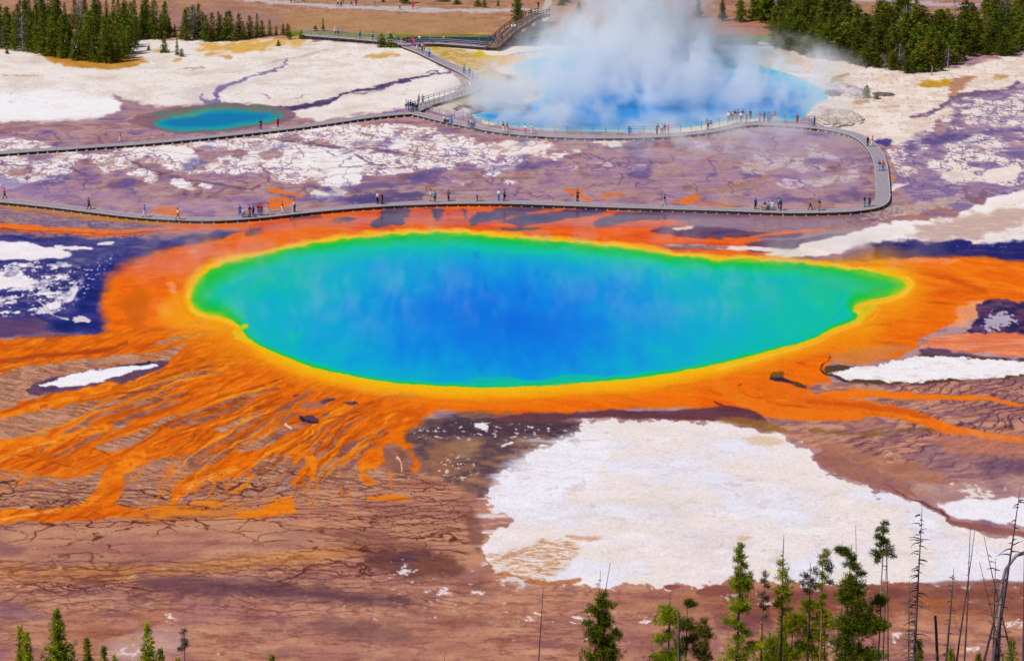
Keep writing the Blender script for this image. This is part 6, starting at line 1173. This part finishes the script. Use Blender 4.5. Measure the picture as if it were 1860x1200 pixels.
def build_pose(name):
    p = POSES[name]; hz = p['hip']; ly = p['lean']; sh = hz + .50; la, ra, ll, rl = p['la'], p['ra'], p['ll'], p['rl']
    J = {'hip': (0, 0, hz, .13, .10), 'waist': (0, ly * .35, hz + .18, .125, .09), 'chest': (0, ly * .8, hz + .38, .155, .10), 'neck0': (0, ly, sh + .05, .07, .065), 'neck': (0, ly * 1.1, sh + .12, .052), 'jaw': (0, ly * 1.2 - .02, sh + .18, .070, .078), 'head': (0, ly * 1.2, sh + .26, .085, .098), 'crown': (0, ly * 1.2, sh + .33, .060, .07),
         'ls': (-.18, ly * .95, sh - .02, .062), 'rs': (.18, ly * .95, sh - .02, .062), 'le': (*la[:3], .042), 're': (*ra[:3], .042), 'lw': (*la[3:], .028), 'rw': (*ra[3:], .028),
         'lh': (-.10, 0, hz - .05, .095), 'rh': (.10, 0, hz - .05, .095), 'lk': (*ll[:3], .060), 'rk': (*rl[:3], .060), 'lf': (*ll[3:], .040), 'rf': (*rl[3:], .040),
         'lt': (ll[3], ll[4] - .17, ll[5] - .035, .035), 'rt': (rl[3], rl[4] - .17, rl[5] - .035, .035)}
    L = [('hip', 'waist'), ('waist', 'chest'), ('chest', 'neck0'), ('neck0', 'neck'), ('neck', 'jaw'), ('jaw', 'head'), ('head', 'crown'), ('chest', 'ls'), ('chest', 'rs'), ('ls', 'le'), ('rs', 're'), ('le', 'lw'), ('re', 'rw'), ('hip', 'lh'), ('hip', 'rh'), ('lh', 'lk'), ('rh', 'rk'), ('lk', 'lf'), ('rk', 'rf'), ('lf', 'lt'), ('rf', 'rt')]
    for s, w, e in (('l', Vector(la[3:]), Vector(la[:3])), ('r', Vector(ra[3:]), Vector(ra[:3]))):      # palm, thumb, four fingers
        d = (w - e).normalized(); sx = 1 if s == 'l' else -1; side = Vector((0, -1, 0)); side = (side - d * side.dot(d)).normalized(); pl = w + d * .055
        J[s + 'p'] = (*pl, .034, .018); L.append((s + 'w', s + 'p'))
        for k, (o_, ln) in enumerate(((-.030, .062), (-.010, .078), (.010, .072), (.030, .055))):
            a = pl + d * .035 + side * o_ * 1.1; b = a + d * ln * .6; c = b + d * ln * .35 + Vector((sx * .02, 0, 0))
            J[f'{s}a{k}'] = (*b, .009); J[f'{s}b{k}'] = (*c, .008); L += [(s + 'p', f'{s}a{k}'), (f'{s}a{k}', f'{s}b{k}')]
        t = pl - d * .01 + side * .045; J[s + 'th'] = (*(t + d * .03), .010); L.append((s + 'p', s + 'th'))
    body = skin_mesh('person', J, L, M['skin'])
    def pick(ns): return {n: J[n] for n in ns}
    def grow(d, g): return {n: (*v[:3], v[3] * g + .012, (v[4] if len(v) > 4 else v[3]) * g + .012) for n, v in d.items()}
    tj = grow(pick(['hip', 'waist', 'chest', 'ls', 'rs', 'le', 're']), 1.10); tj['hip'] = (0, 0, hz + .02, .16, .13); tj['neck0'] = (0, ly, sh + .05, .085, .08)
    top = skin_mesh('top', {k: tj[k] for k in ('chest', 'waist', 'hip', 'neck0', 'ls', 'rs', 'le', 're')}, [('hip', 'waist'), ('waist', 'chest'), ('chest', 'neck0'), ('chest', 'ls'), ('chest', 'rs'), ('ls', 'le'), ('rs', 're')], M['cloth'])
    lj = grow(pick(['hip', 'lh', 'rh', 'lk', 'rk', 'lf', 'rf']), 1.12)
    leg = skin_mesh('trousers', lj, [('hip', 'lh'), ('hip', 'rh'), ('lh', 'lk'), ('rh', 'rk'), ('lk', 'lf'), ('rk', 'rf')], M['cloth'])
    hc = Vector((0, ly * 1.2, sh + .27)); bm = bmesh.new(); bmesh.ops.create_uvsphere(bm, u_segments=14, v_segments=9, radius=.118)
    bmesh.ops.delete(bm, geom=[v for v in bm.verts if v.co.z < -.02 + (.05 if v.co.y < -.03 else -.04)], context='VERTS')
    for v in bm.verts: v.co = Vector((v.co.x * .95, v.co.y * 1.08 + .012, v.co.z * 1.05)) + hc
    hm = bpy.data.meshes.new('hair'); bm.to_mesh(hm); bm.free(); hm.materials.append(M['hair'])
    f = MB()                                                # face: eyes, nose, mouth, ears
    for s in (-1, 1): f.tube([hc + Vector((s * .035, -.088, -.005)), hc + Vector((s * .035, -.102, -.005))], [.012, .009], 6); f.tube([hc + Vector((s * .088, .0, -.03)), hc + Vector((s * .104, .01, .0)), hc + Vector((s * .092, .01, .028))], [.012, .016, .010], 6)
    f.tube([hc + Vector((0, -.095, .0)), hc + Vector((0, -.122, -.035))], [.010, .016], 6); f.tube([hc + Vector((-.025, -.092, -.065)), hc + Vector((.025, -.092, -.065))], [.008, .008], 6)
    fm = f.mesh('face', M['skin'], True)
    mb = MB()
    for x in (ll, rl): mb.tube([(x[3], x[4] + .05, x[5] - .02), (x[3], x[4] - .06, x[5] - .03), (x[3], x[4] - .20, x[5] - .05)], [.05, .052, .035], 8)
    sm = mb.mesh('shoes', M['hair'], True)
    h = MB(); h.tube([hc + Vector((0, 0, .03)), hc + Vector((0, 0, .035))], [.20, .20], 14); h.tube([hc + Vector((0, 0, .035)), hc + Vector((0, 0, .12)), hc + Vector((0, 0, .14))], [.118, .112, .07], 12); hat = h.mesh('hat', M['cloth'], True)
    b = MB(); b.tube([(0, ly + .13, hz + .12), (0, ly + .19, hz + .2), (0, ly + .19, hz + .4), (0, ly + .13, hz + .5)], [.10, .14, .14, .09], 8); bag = b.mesh('backpack', M['cloth'], True)
    return dict(body=body, top=top, leg=leg, hair=hm, face=fm, shoes=sm, hat=hat, bag=bag)
CLOTH = {'white': (.88, .88, .90), 'cream': (.70, .62, .48), 'grey': (.30, .31, .34), 'black': (.012, .012, .018), 'navy': (.02, .035, .16), 'blue': (.02, .17, .70), 'light blue': (.22, .52, .85), 'denim': (.07, .19, .50), 'red': (.85, .02, .03), 'dark red': (.42, .012, .02), 'maroon': (.26, .015, .05), 'pink': (.80, .12, .28), 'teal': (.0, .50, .55), 'green': (.05, .38, .12),
         'olive': (.08, .11, .04), 'yellow': (.75, .62, .05), 'orange': (.75, .22, .04), 'purple': (.16, .06, .30), 'brown': (.13, .06, .03), 'khaki': (.38, .28, .15), 'mauve': (.42, .26, .34)}
_cm = {}
def cloth(c):
    if c not in _cm: _cm[c] = simple(c.replace(' ', '_') + '_cloth', CLOTH[c], tuple(x * .85 for x in CLOTH[c]), 6, .85, .15)
    return _cm[c]
# place : (phrase, height of the walk, [(u, v of the feet, top, trousers, pose letter, extra)])
PP = {
 'path': ('along the gravel path at the top edge', 0, [(529, 6, 'blue', 'navy', 's', ''), (535, 6, 'white', 'grey', 's', ''), (551, 5, 'navy', 'black', 'w', ''), (614, 12, 'white', 'navy', 'w', ''), (620, 12, 'yellow', 'black', 's', ''), (624, 8, 'blue', 'denim', 's', ''), (638, 11, 'pink', 'black', 'w', ''), (647, 11, 'navy', 'maroon', 's', ''), (680, 12, 'grey', 'teal', 'w', ''), (726, 18, 'yellow', 'denim', 'w', ''), (750, 17, 'red', 'red', 's', '')]),
 'bank': ('above the upper left trees', 0, [(44, 11, 'red', 'black', 's', ''), (36, 13, 'navy', 'black', 's', '')]),
 'upleft': ('on the upper left boardwalk', .8, [(609, 66, 'white', 'denim', 's', 'h'), (614, 66, 'light blue', 'navy', 's', ''), (654, 71, 'teal', 'navy', 's', ''), (677, 73, 'light blue', 'black', 's', '')]),
 'upright': ('along the upper right boardwalk', .8, [(762, 78, 'white', 'navy', 's', ''), (782, 77, 'grey', 'denim', 'w', ''), (806, 78, 'cream', 'denim', 'w', ''), (870, 83, 'blue', 'black', 'w', '')]),
 'slope': ('in the crowd descending the upper winding boardwalk', .55, [(721, 78, 'green', 'khaki', 's', ''), (729, 82, 'pink', 'cream', 's', ''), (740, 80, 'navy', 'maroon', 's', ''), (749, 82, 'red', 'navy', 's', ''), (752, 84, 'pink', 'pink', 's', ''), (758, 91, 'green', 'white', 'w', ''), (767, 93, 'white', 'navy', 's', ''), (771, 96, 'pink', 'khaki', 'w', ''), (775, 102, 'white', 'light blue', 's', 'h'), (780, 104, 'light blue', 'navy', 's', '')]),
 'mid': ('at the winding boardwalk\'s curve', .55, [(843, 134, 'teal', 'navy', 's', ''), (853, 140, 'purple', 'navy', 's', ''), (859, 143, 'mauve', 'navy', 's', 'h'), (866, 143, 'white', 'cream', 'w', '')]),
 'bridgefoot': ('near the lower end of the footbridge', .9, [(897, 80, 'blue', 'navy', 's', ''), (900, 86, 'green', 'khaki', 's', ''), (905, 81, 'pink', 'denim', 's', ''), (911, 76, 'blue', 'black', 's', '')]),
 'bridge': ('upon the timber footbridge deck', 2.8, [(930, 58, 'white', 'khaki', 'w', ''), (935, 57, 'white', 'denim', 's', '')]),
 'bridgetop': ('on the path beyond the far bridge end', 0, [(964, 29, 'black', 'maroon', 'w', ''), (971, 30, 'white', 'denim', 's', ''), (978, 16, 'black', 'navy', 's', '')]),
 'junction': ('at the boardwalk junction', .55, [(738, 199, 'white', 'navy', 's', ''), (742, 200, 'blue', 'denim', 's', ''), (746, 199, 'red', 'black', 's', ''), (750, 202, 'black', 'denim', 's', ''), (754, 200, 'teal', 'navy', 's', ''), (758, 201, 'white', 'black', 's', ''), (761, 190, 'maroon', 'navy', 's', ''), (768, 188, 'teal', 'grey', 's', '')]),
 'left': ('below the turquoise pool', .55, [(219, 259, 'red', 'white', 'w', ''), (474, 235, 'black', 'maroon', 's', ''), (505, 231, 'red', 'maroon', 's', '')]),
 'corner': ('near the information board', .55, [(808, 226, 'white', 'navy', 'l', ''), (820, 230, 'blue', 'blue', 's', ''), (851, 232, 'grey', 'denim', 'w', ''), (857, 234, 'white', 'brown', 's', ''), (861, 235, 'light blue', 'denim', 's', '')]),
 'lakeleft': ('along the left of the crater railing', .55, [(914, 240, 'black', 'white', 's', ''), (921, 241, 'mauve', 'white', 's', ''), (954, 243, 'white', 'red', 's', ''), (965, 243, 'cream', 'white', 's', ''), (1143, 247, 'blue', 'blue', 's', '')]),
 'lakemid': ('midway along the crater railing', .55, [(1193, 244, 'black', 'maroon', 'l', ''), (1202, 244, 'white', 'navy', 's', ''), (1207, 243, 'purple', 'red', 's', ''), (1214, 244, 'red', 'denim', 's', ''), (1286, 235, 'orange', 'maroon', 'l', ''), (1291, 236, 'blue', 'white', 's', '')]),
 'viewing': ('at the widest crater viewpoint', .55, [(1323, 221, 'white', 'navy', 's', ''), (1327, 220, 'maroon', 'denim', 's', ''), (1331, 219, 'white', 'black', 's', ''), (1335, 218, 'black', 'yellow', 's', ''), (1340, 217, 'pink', 'white', 's', ''), (1346, 221, 'white', 'black', 's', ''), (1349, 217, 'navy', 'grey', 's', ''), (1355, 224, 'red', 'grey', 's', ''), (1363, 217, 'black', 'black', 's', '')]),
 'viewright': ('right of the crater viewpoint', .55, [(1380, 221, 'pink', 'cream', 's', ''), (1388, 221, 'navy', 'black', 's', ''), (1395, 222, 'blue', 'navy', 's', ''), (1398, 224, 'teal', 'denim', 's', ''), (1407, 222, 'orange', 'white', 'p', ''), (1448, 225, 'dark red', 'dark red', 's', ''), (1473, 228, 'white', 'light blue', 's', 'h'), (1479, 229, 'blue', 'navy', 's', '')]),
 'bend': ('on the right hand boardwalk bend', .55, [(1576, 265, 'black', 'navy', 's', ''), (1584, 266, 'pink', 'white', 'w', ''), (1597, 310, 'brown', 'light blue', 's', ''), (1604, 310, 'red', 'denim', 's', '')]),
 'nearright': ('at the right of the near boardwalk', .55, [(1372, 380, 'blue', 'black', 's', ''), (1389, 380, 'blue', 'yellow', 't', ''), (1396, 380, 'light blue', 'navy', 't', ''), (1402, 380, 'white', 'white', 't', ''), (1414, 379, 'teal', 'navy', 's', ''), (1418, 382, 'black', 'navy', 's', ''), (1472, 381, 'orange', 'black', 'w', ''), (1488, 382, 'brown', 'khaki', 's', ''), (1570, 376, 'black', 'teal', 's', ''), (1579, 375, 'blue', 'navy', 's', 'b')]),
 'nearmid': ('on the near boardwalk above the big spring', .55, [(686, 370, 'cream', 'black', 's', ''), (694, 371, 'maroon', 'maroon', 's', ''), (782, 365, 'white', 'cream', 's', ''), (790, 367, 'teal', 'black', 's', ''), (815, 365, 'olive', 'navy', 's', ''), (867, 365, 'light blue', 'navy', 's', ''), (906, 364, 'white', 'blue', 's', ''), (916, 365, 'grey', 'black', 's', ''), (1049, 366, 'navy', 'black', 'p', ''), (1207, 373, 'black', 'light blue', 'w', '')]),
 'nearleft': ('on the left reach of the near boardwalk', .55, [(9, 361, 'red', 'navy', 'w', ''), (162, 380, 'brown', 'black', 'w', ''), (263, 394, 'blue', 'white', 'w', ''), (323, 399, 'white', 'khaki', 'w', ''), (436, 392, 'blue', 'blue', 's', ''), (443, 393, 'cream', 'denim', 't', ''), (454, 393, 'maroon', 'khaki', 's', ''), (460, 391, 'light blue', 'navy', 's', ''), (470, 391, 'dark red', 'blue', 's', 'b'), (475, 392, 'red', 'denim', 's', ''), (487, 390, 'pink', 'white', 's', ''), (513, 387, 'red', 'white', 's', ''), (535, 385, 'white', 'navy', 's', '')]),
}
ORD = ['leftmost', 'second from left', 'third from left', 'fourth from left', 'fifth from left', 'sixth from left', 'seventh from left', 'eighth from left', 'ninth from left', 'tenth from left', 'eleventh from left', 'twelfth from left', 'thirteenth from left']
GROUPS = {}
def build_people():
    M['skin'] = simple('skin', (.50, .28, .19), (.42, .22, .15), 8, .6, .3); M['hair'] = simple('dark_hair', (.035, .02, .014), (.07, .04, .025), 8, .7, .2); M['cloth'] = simple('plain_cloth', (.5, .5, .5)); fair = simple('fair_hair', (.35, .22, .10), (.22, .13, .06), 8, .7, .2)
    key = {'s': 'standing', 'w': 'walking', 'p': 'taking a photo', 'l': 'leaning forward', 't': 'sitting'}
    PM = {k: build_pose(k) for k in POSES}; R = random.Random(3)
    for place, (phrase, z, lst) in PP.items():
        order = sorted(range(len(lst)), key=lambda i: lst[i][0])
        for i, (u, v, tc, bc, ps, ex) in enumerate(lst):
            pm = PM[key[ps]]; p = at(u, v, z + .02); s = R.uniform(1.05, 1.18)
            if ps == 't': rz = R.uniform(-.3, .3)
            elif ps == 'w': rz = R.choice((-1, 1)) * R.uniform(1.2, 1.8)
            else: rz = math.pi + R.uniform(-.9, .9) if R.random() < .6 else R.uniform(-1.5, 1.5)
            if place in ('nearmid', 'nearleft', 'nearright') and ps == 's': rz = R.uniform(-1.6, 1.6)
            o = obj('person', pm['body'], None, p); o.rotation_euler = (0, 0, rz); o.scale = (s, s, s)
            act = {'s': '', 'w': 'walking ', 'p': 'raising a camera ', 'l': 'leaning forward ', 't': 'sitting '}[ps]
            cl = f'{tc} top and {bc} trousers' if tc != bc else f'all {tc} clothing'
            lb = f'person in {cl}, {act}{ORD[order.index(i)]} {phrase}'
            if len(lb.split()) > 16: lb = f'person in {tc} and {bc}, {act}{ORD[order.index(i)]} {phrase}'
            if len(lb.split()) > 16: lb = f'person in {tc}, {ORD[order.index(i)]} {phrase}'
            tag(o, lb, 'person', 'visitors on the boardwalks and paths')
            def part(n, me, mat=None):
                q = obj(n, me, o)
                if mat: q.material_slots[0].link = 'OBJECT'; q.material_slots[0].material = mat
                return q
            part('top', pm['top'], cloth(tc)); part('trousers', pm['leg'], cloth(bc)); part('face', pm['face']); part('shoes', pm['shoes'])
            part('hair', pm['hair'], fair if R.random() < .3 else None)
            if 'h' in ex: part('hat', pm['hat'], cloth('white'))
            if 'b' in ex: part('backpack', pm['bag'], cloth('navy'))
# ---------------------------------------------------------------- steam
def steam(name, label, c, size, blobs, dens, nscale, thr=.45, aniso=.2, stretch=(1, 1, 1), seed=0.0, soft=.25):
    """a closed volume whose density is a sum of soft ellipsoids broken up by noise"""
    cx, cy, z0, z1 = c[0], c[1], size[2], size[3]; m = MB(); m.box((0, 0, (z0 + z1) / 2), (size[0], size[1], z1 - z0))
    mt = bpy.data.materials.new(name); mt.use_nodes = True; nt = mt.node_tree; nt.nodes.clear()
    out = nd(nt, 'ShaderNodeOutputMaterial'); pv = nd(nt, 'ShaderNodeVolumePrincipled'); nt.links.new(pv.outputs[0], out.inputs['Volume'])
    pv.inputs['Color'].default_value = (.97, .98, 1, 1); pv.inputs['Anisotropy'].default_value = aniso
    tc = nd(nt, 'ShaderNodeTexCoord'); acc = None
    for (bx, by, bz, rx, ry, rz, k) in blobs:
        mp = nd(nt, 'ShaderNodeMapping'); mp.inputs['Scale'].default_value = (1 / rx, 1 / ry, 1 / rz); mp.inputs['Location'].default_value = (-bx / rx, -by / ry, -bz / rz)
        nt.links.new(tc.outputs['Object'], mp.inputs[0]); L = nd(nt, 'ShaderNodeVectorMath', operation='LENGTH'); nt.links.new(mp.outputs[0], L.inputs[0])
        mr = nd(nt, 'ShaderNodeMapRange', interpolation_type='SMOOTHSTEP'); mr.inputs[1].default_value = 1; mr.inputs[2].default_value = 0; mr.inputs[3].default_value = 0; mr.inputs[4].default_value = k; nt.links.new(L.outputs['Value'], mr.inputs[0])
        if acc is None: acc = mr.outputs[0]
        else:
            mx = nd(nt, 'ShaderNodeMath', operation='MAXIMUM'); nt.links.new(acc, mx.inputs[0]); nt.links.new(mr.outputs[0], mx.inputs[1]); acc = mx.outputs[0]
    mp = nd(nt, 'ShaderNodeMapping'); mp.inputs['Scale'].default_value = stretch; mp.inputs['Location'].default_value = (seed, seed * .7, 0); nt.links.new(tc.outputs['Object'], mp.inputs[0])
    n = nd(nt, 'ShaderNodeTexNoise'); n.inputs['Scale'].default_value = nscale; n.inputs['Detail'].default_value = 4; n.inputs['Roughness'].default_value = .6; n.inputs['Distortion'].default_value = .6; nt.links.new(mp.outputs[0], n.inputs[0])
    mr = nd(nt, 'ShaderNodeMapRange', interpolation_type='SMOOTHSTEP'); mr.inputs[1].default_value = thr - soft * .5; mr.inputs[2].default_value = thr + soft * .5; nt.links.new(n.outputs[0], mr.inputs[0])
    a = nd(nt, 'ShaderNodeMath', operation='MULTIPLY'); nt.links.new(acc, a.inputs[0]); nt.links.new(mr.outputs[0], a.inputs[1])
    b = nd(nt, 'ShaderNodeMath', operation='MULTIPLY'); nt.links.new(a.outputs[0], b.inputs[0]); b.inputs[1].default_value = dens; nt.links.new(b.outputs[0], pv.inputs['Density'])
    o = m.build(name, mt, None, (cx, cy, 0)); tag(o, label, 'steam', None, 'stuff'); return o
def build_steam():
    c = at(1190, 170, 0)
    steam('steam', 'white steam plume rising from the crater lake past the top edge', c, (96, 210, .3, 46),
          [(-4, 20, 2, 30, 62, 17, .9), (-2, 34, 17, 20, 34, 20, .60), (-2, 40, 34, 18, 28, 20, .42), (24, 10, 1, 26, 62, 8, .6), (-24, -14, 1, 26, 50, 9, .65), (6, -44, 0, 40, 38, 4, .5)], .42, .15, .515, -.05, (1, .6, .8), 3.0, .2)
    c = at(900, 455, 0)
    steam('steam', 'thin steam drifting off the far rim of the big spring', c, (150, 60, .15, 5), [(-46, -4, 0, 26, 26, 4.5, .8), (-10, 12, 0, 30, 16, 4, .5), (22, 8, 0, 30, 18, 4.5, .8), (52, -2, 0, 24, 18, 4.5, 1)], .09, .16, .53, .3, (1, .5, .7), 8.0, .2)
    c = at(900, 545, 0)
    steam('steam', 'faint wisps of steam hanging over the middle of the big spring', c, (112, 74, .15, 4.5), [(-18, 0, 0, 36, 34, 4, 1), (24, 2, 0, 34, 32, 4, .9), (-40, -8, 0, 16, 20, 4, .7)], .028, .22, .545, .1, (1.3, .35, .7), 15.0, .2)
def build_all():
    import time; t = time.time()
    def lap(s): print('%-10s %.1f' % (s, time.time() - t))
    paint_all(); lap('paint'); build_ground(); lap('ground'); build_mats(); M['sign'] = simple('dark_sign_panel', (.03, .03, .045), (.05, .05, .06)); build_tree_protos(); build_walks(); build_bridge(); lap('walks')
    build_forests(); lap('forest'); build_foreground(); lap('foreground'); build_rocks(); build_people(); lap('people'); build_steam()
M = {}; PR = {}
build_all()
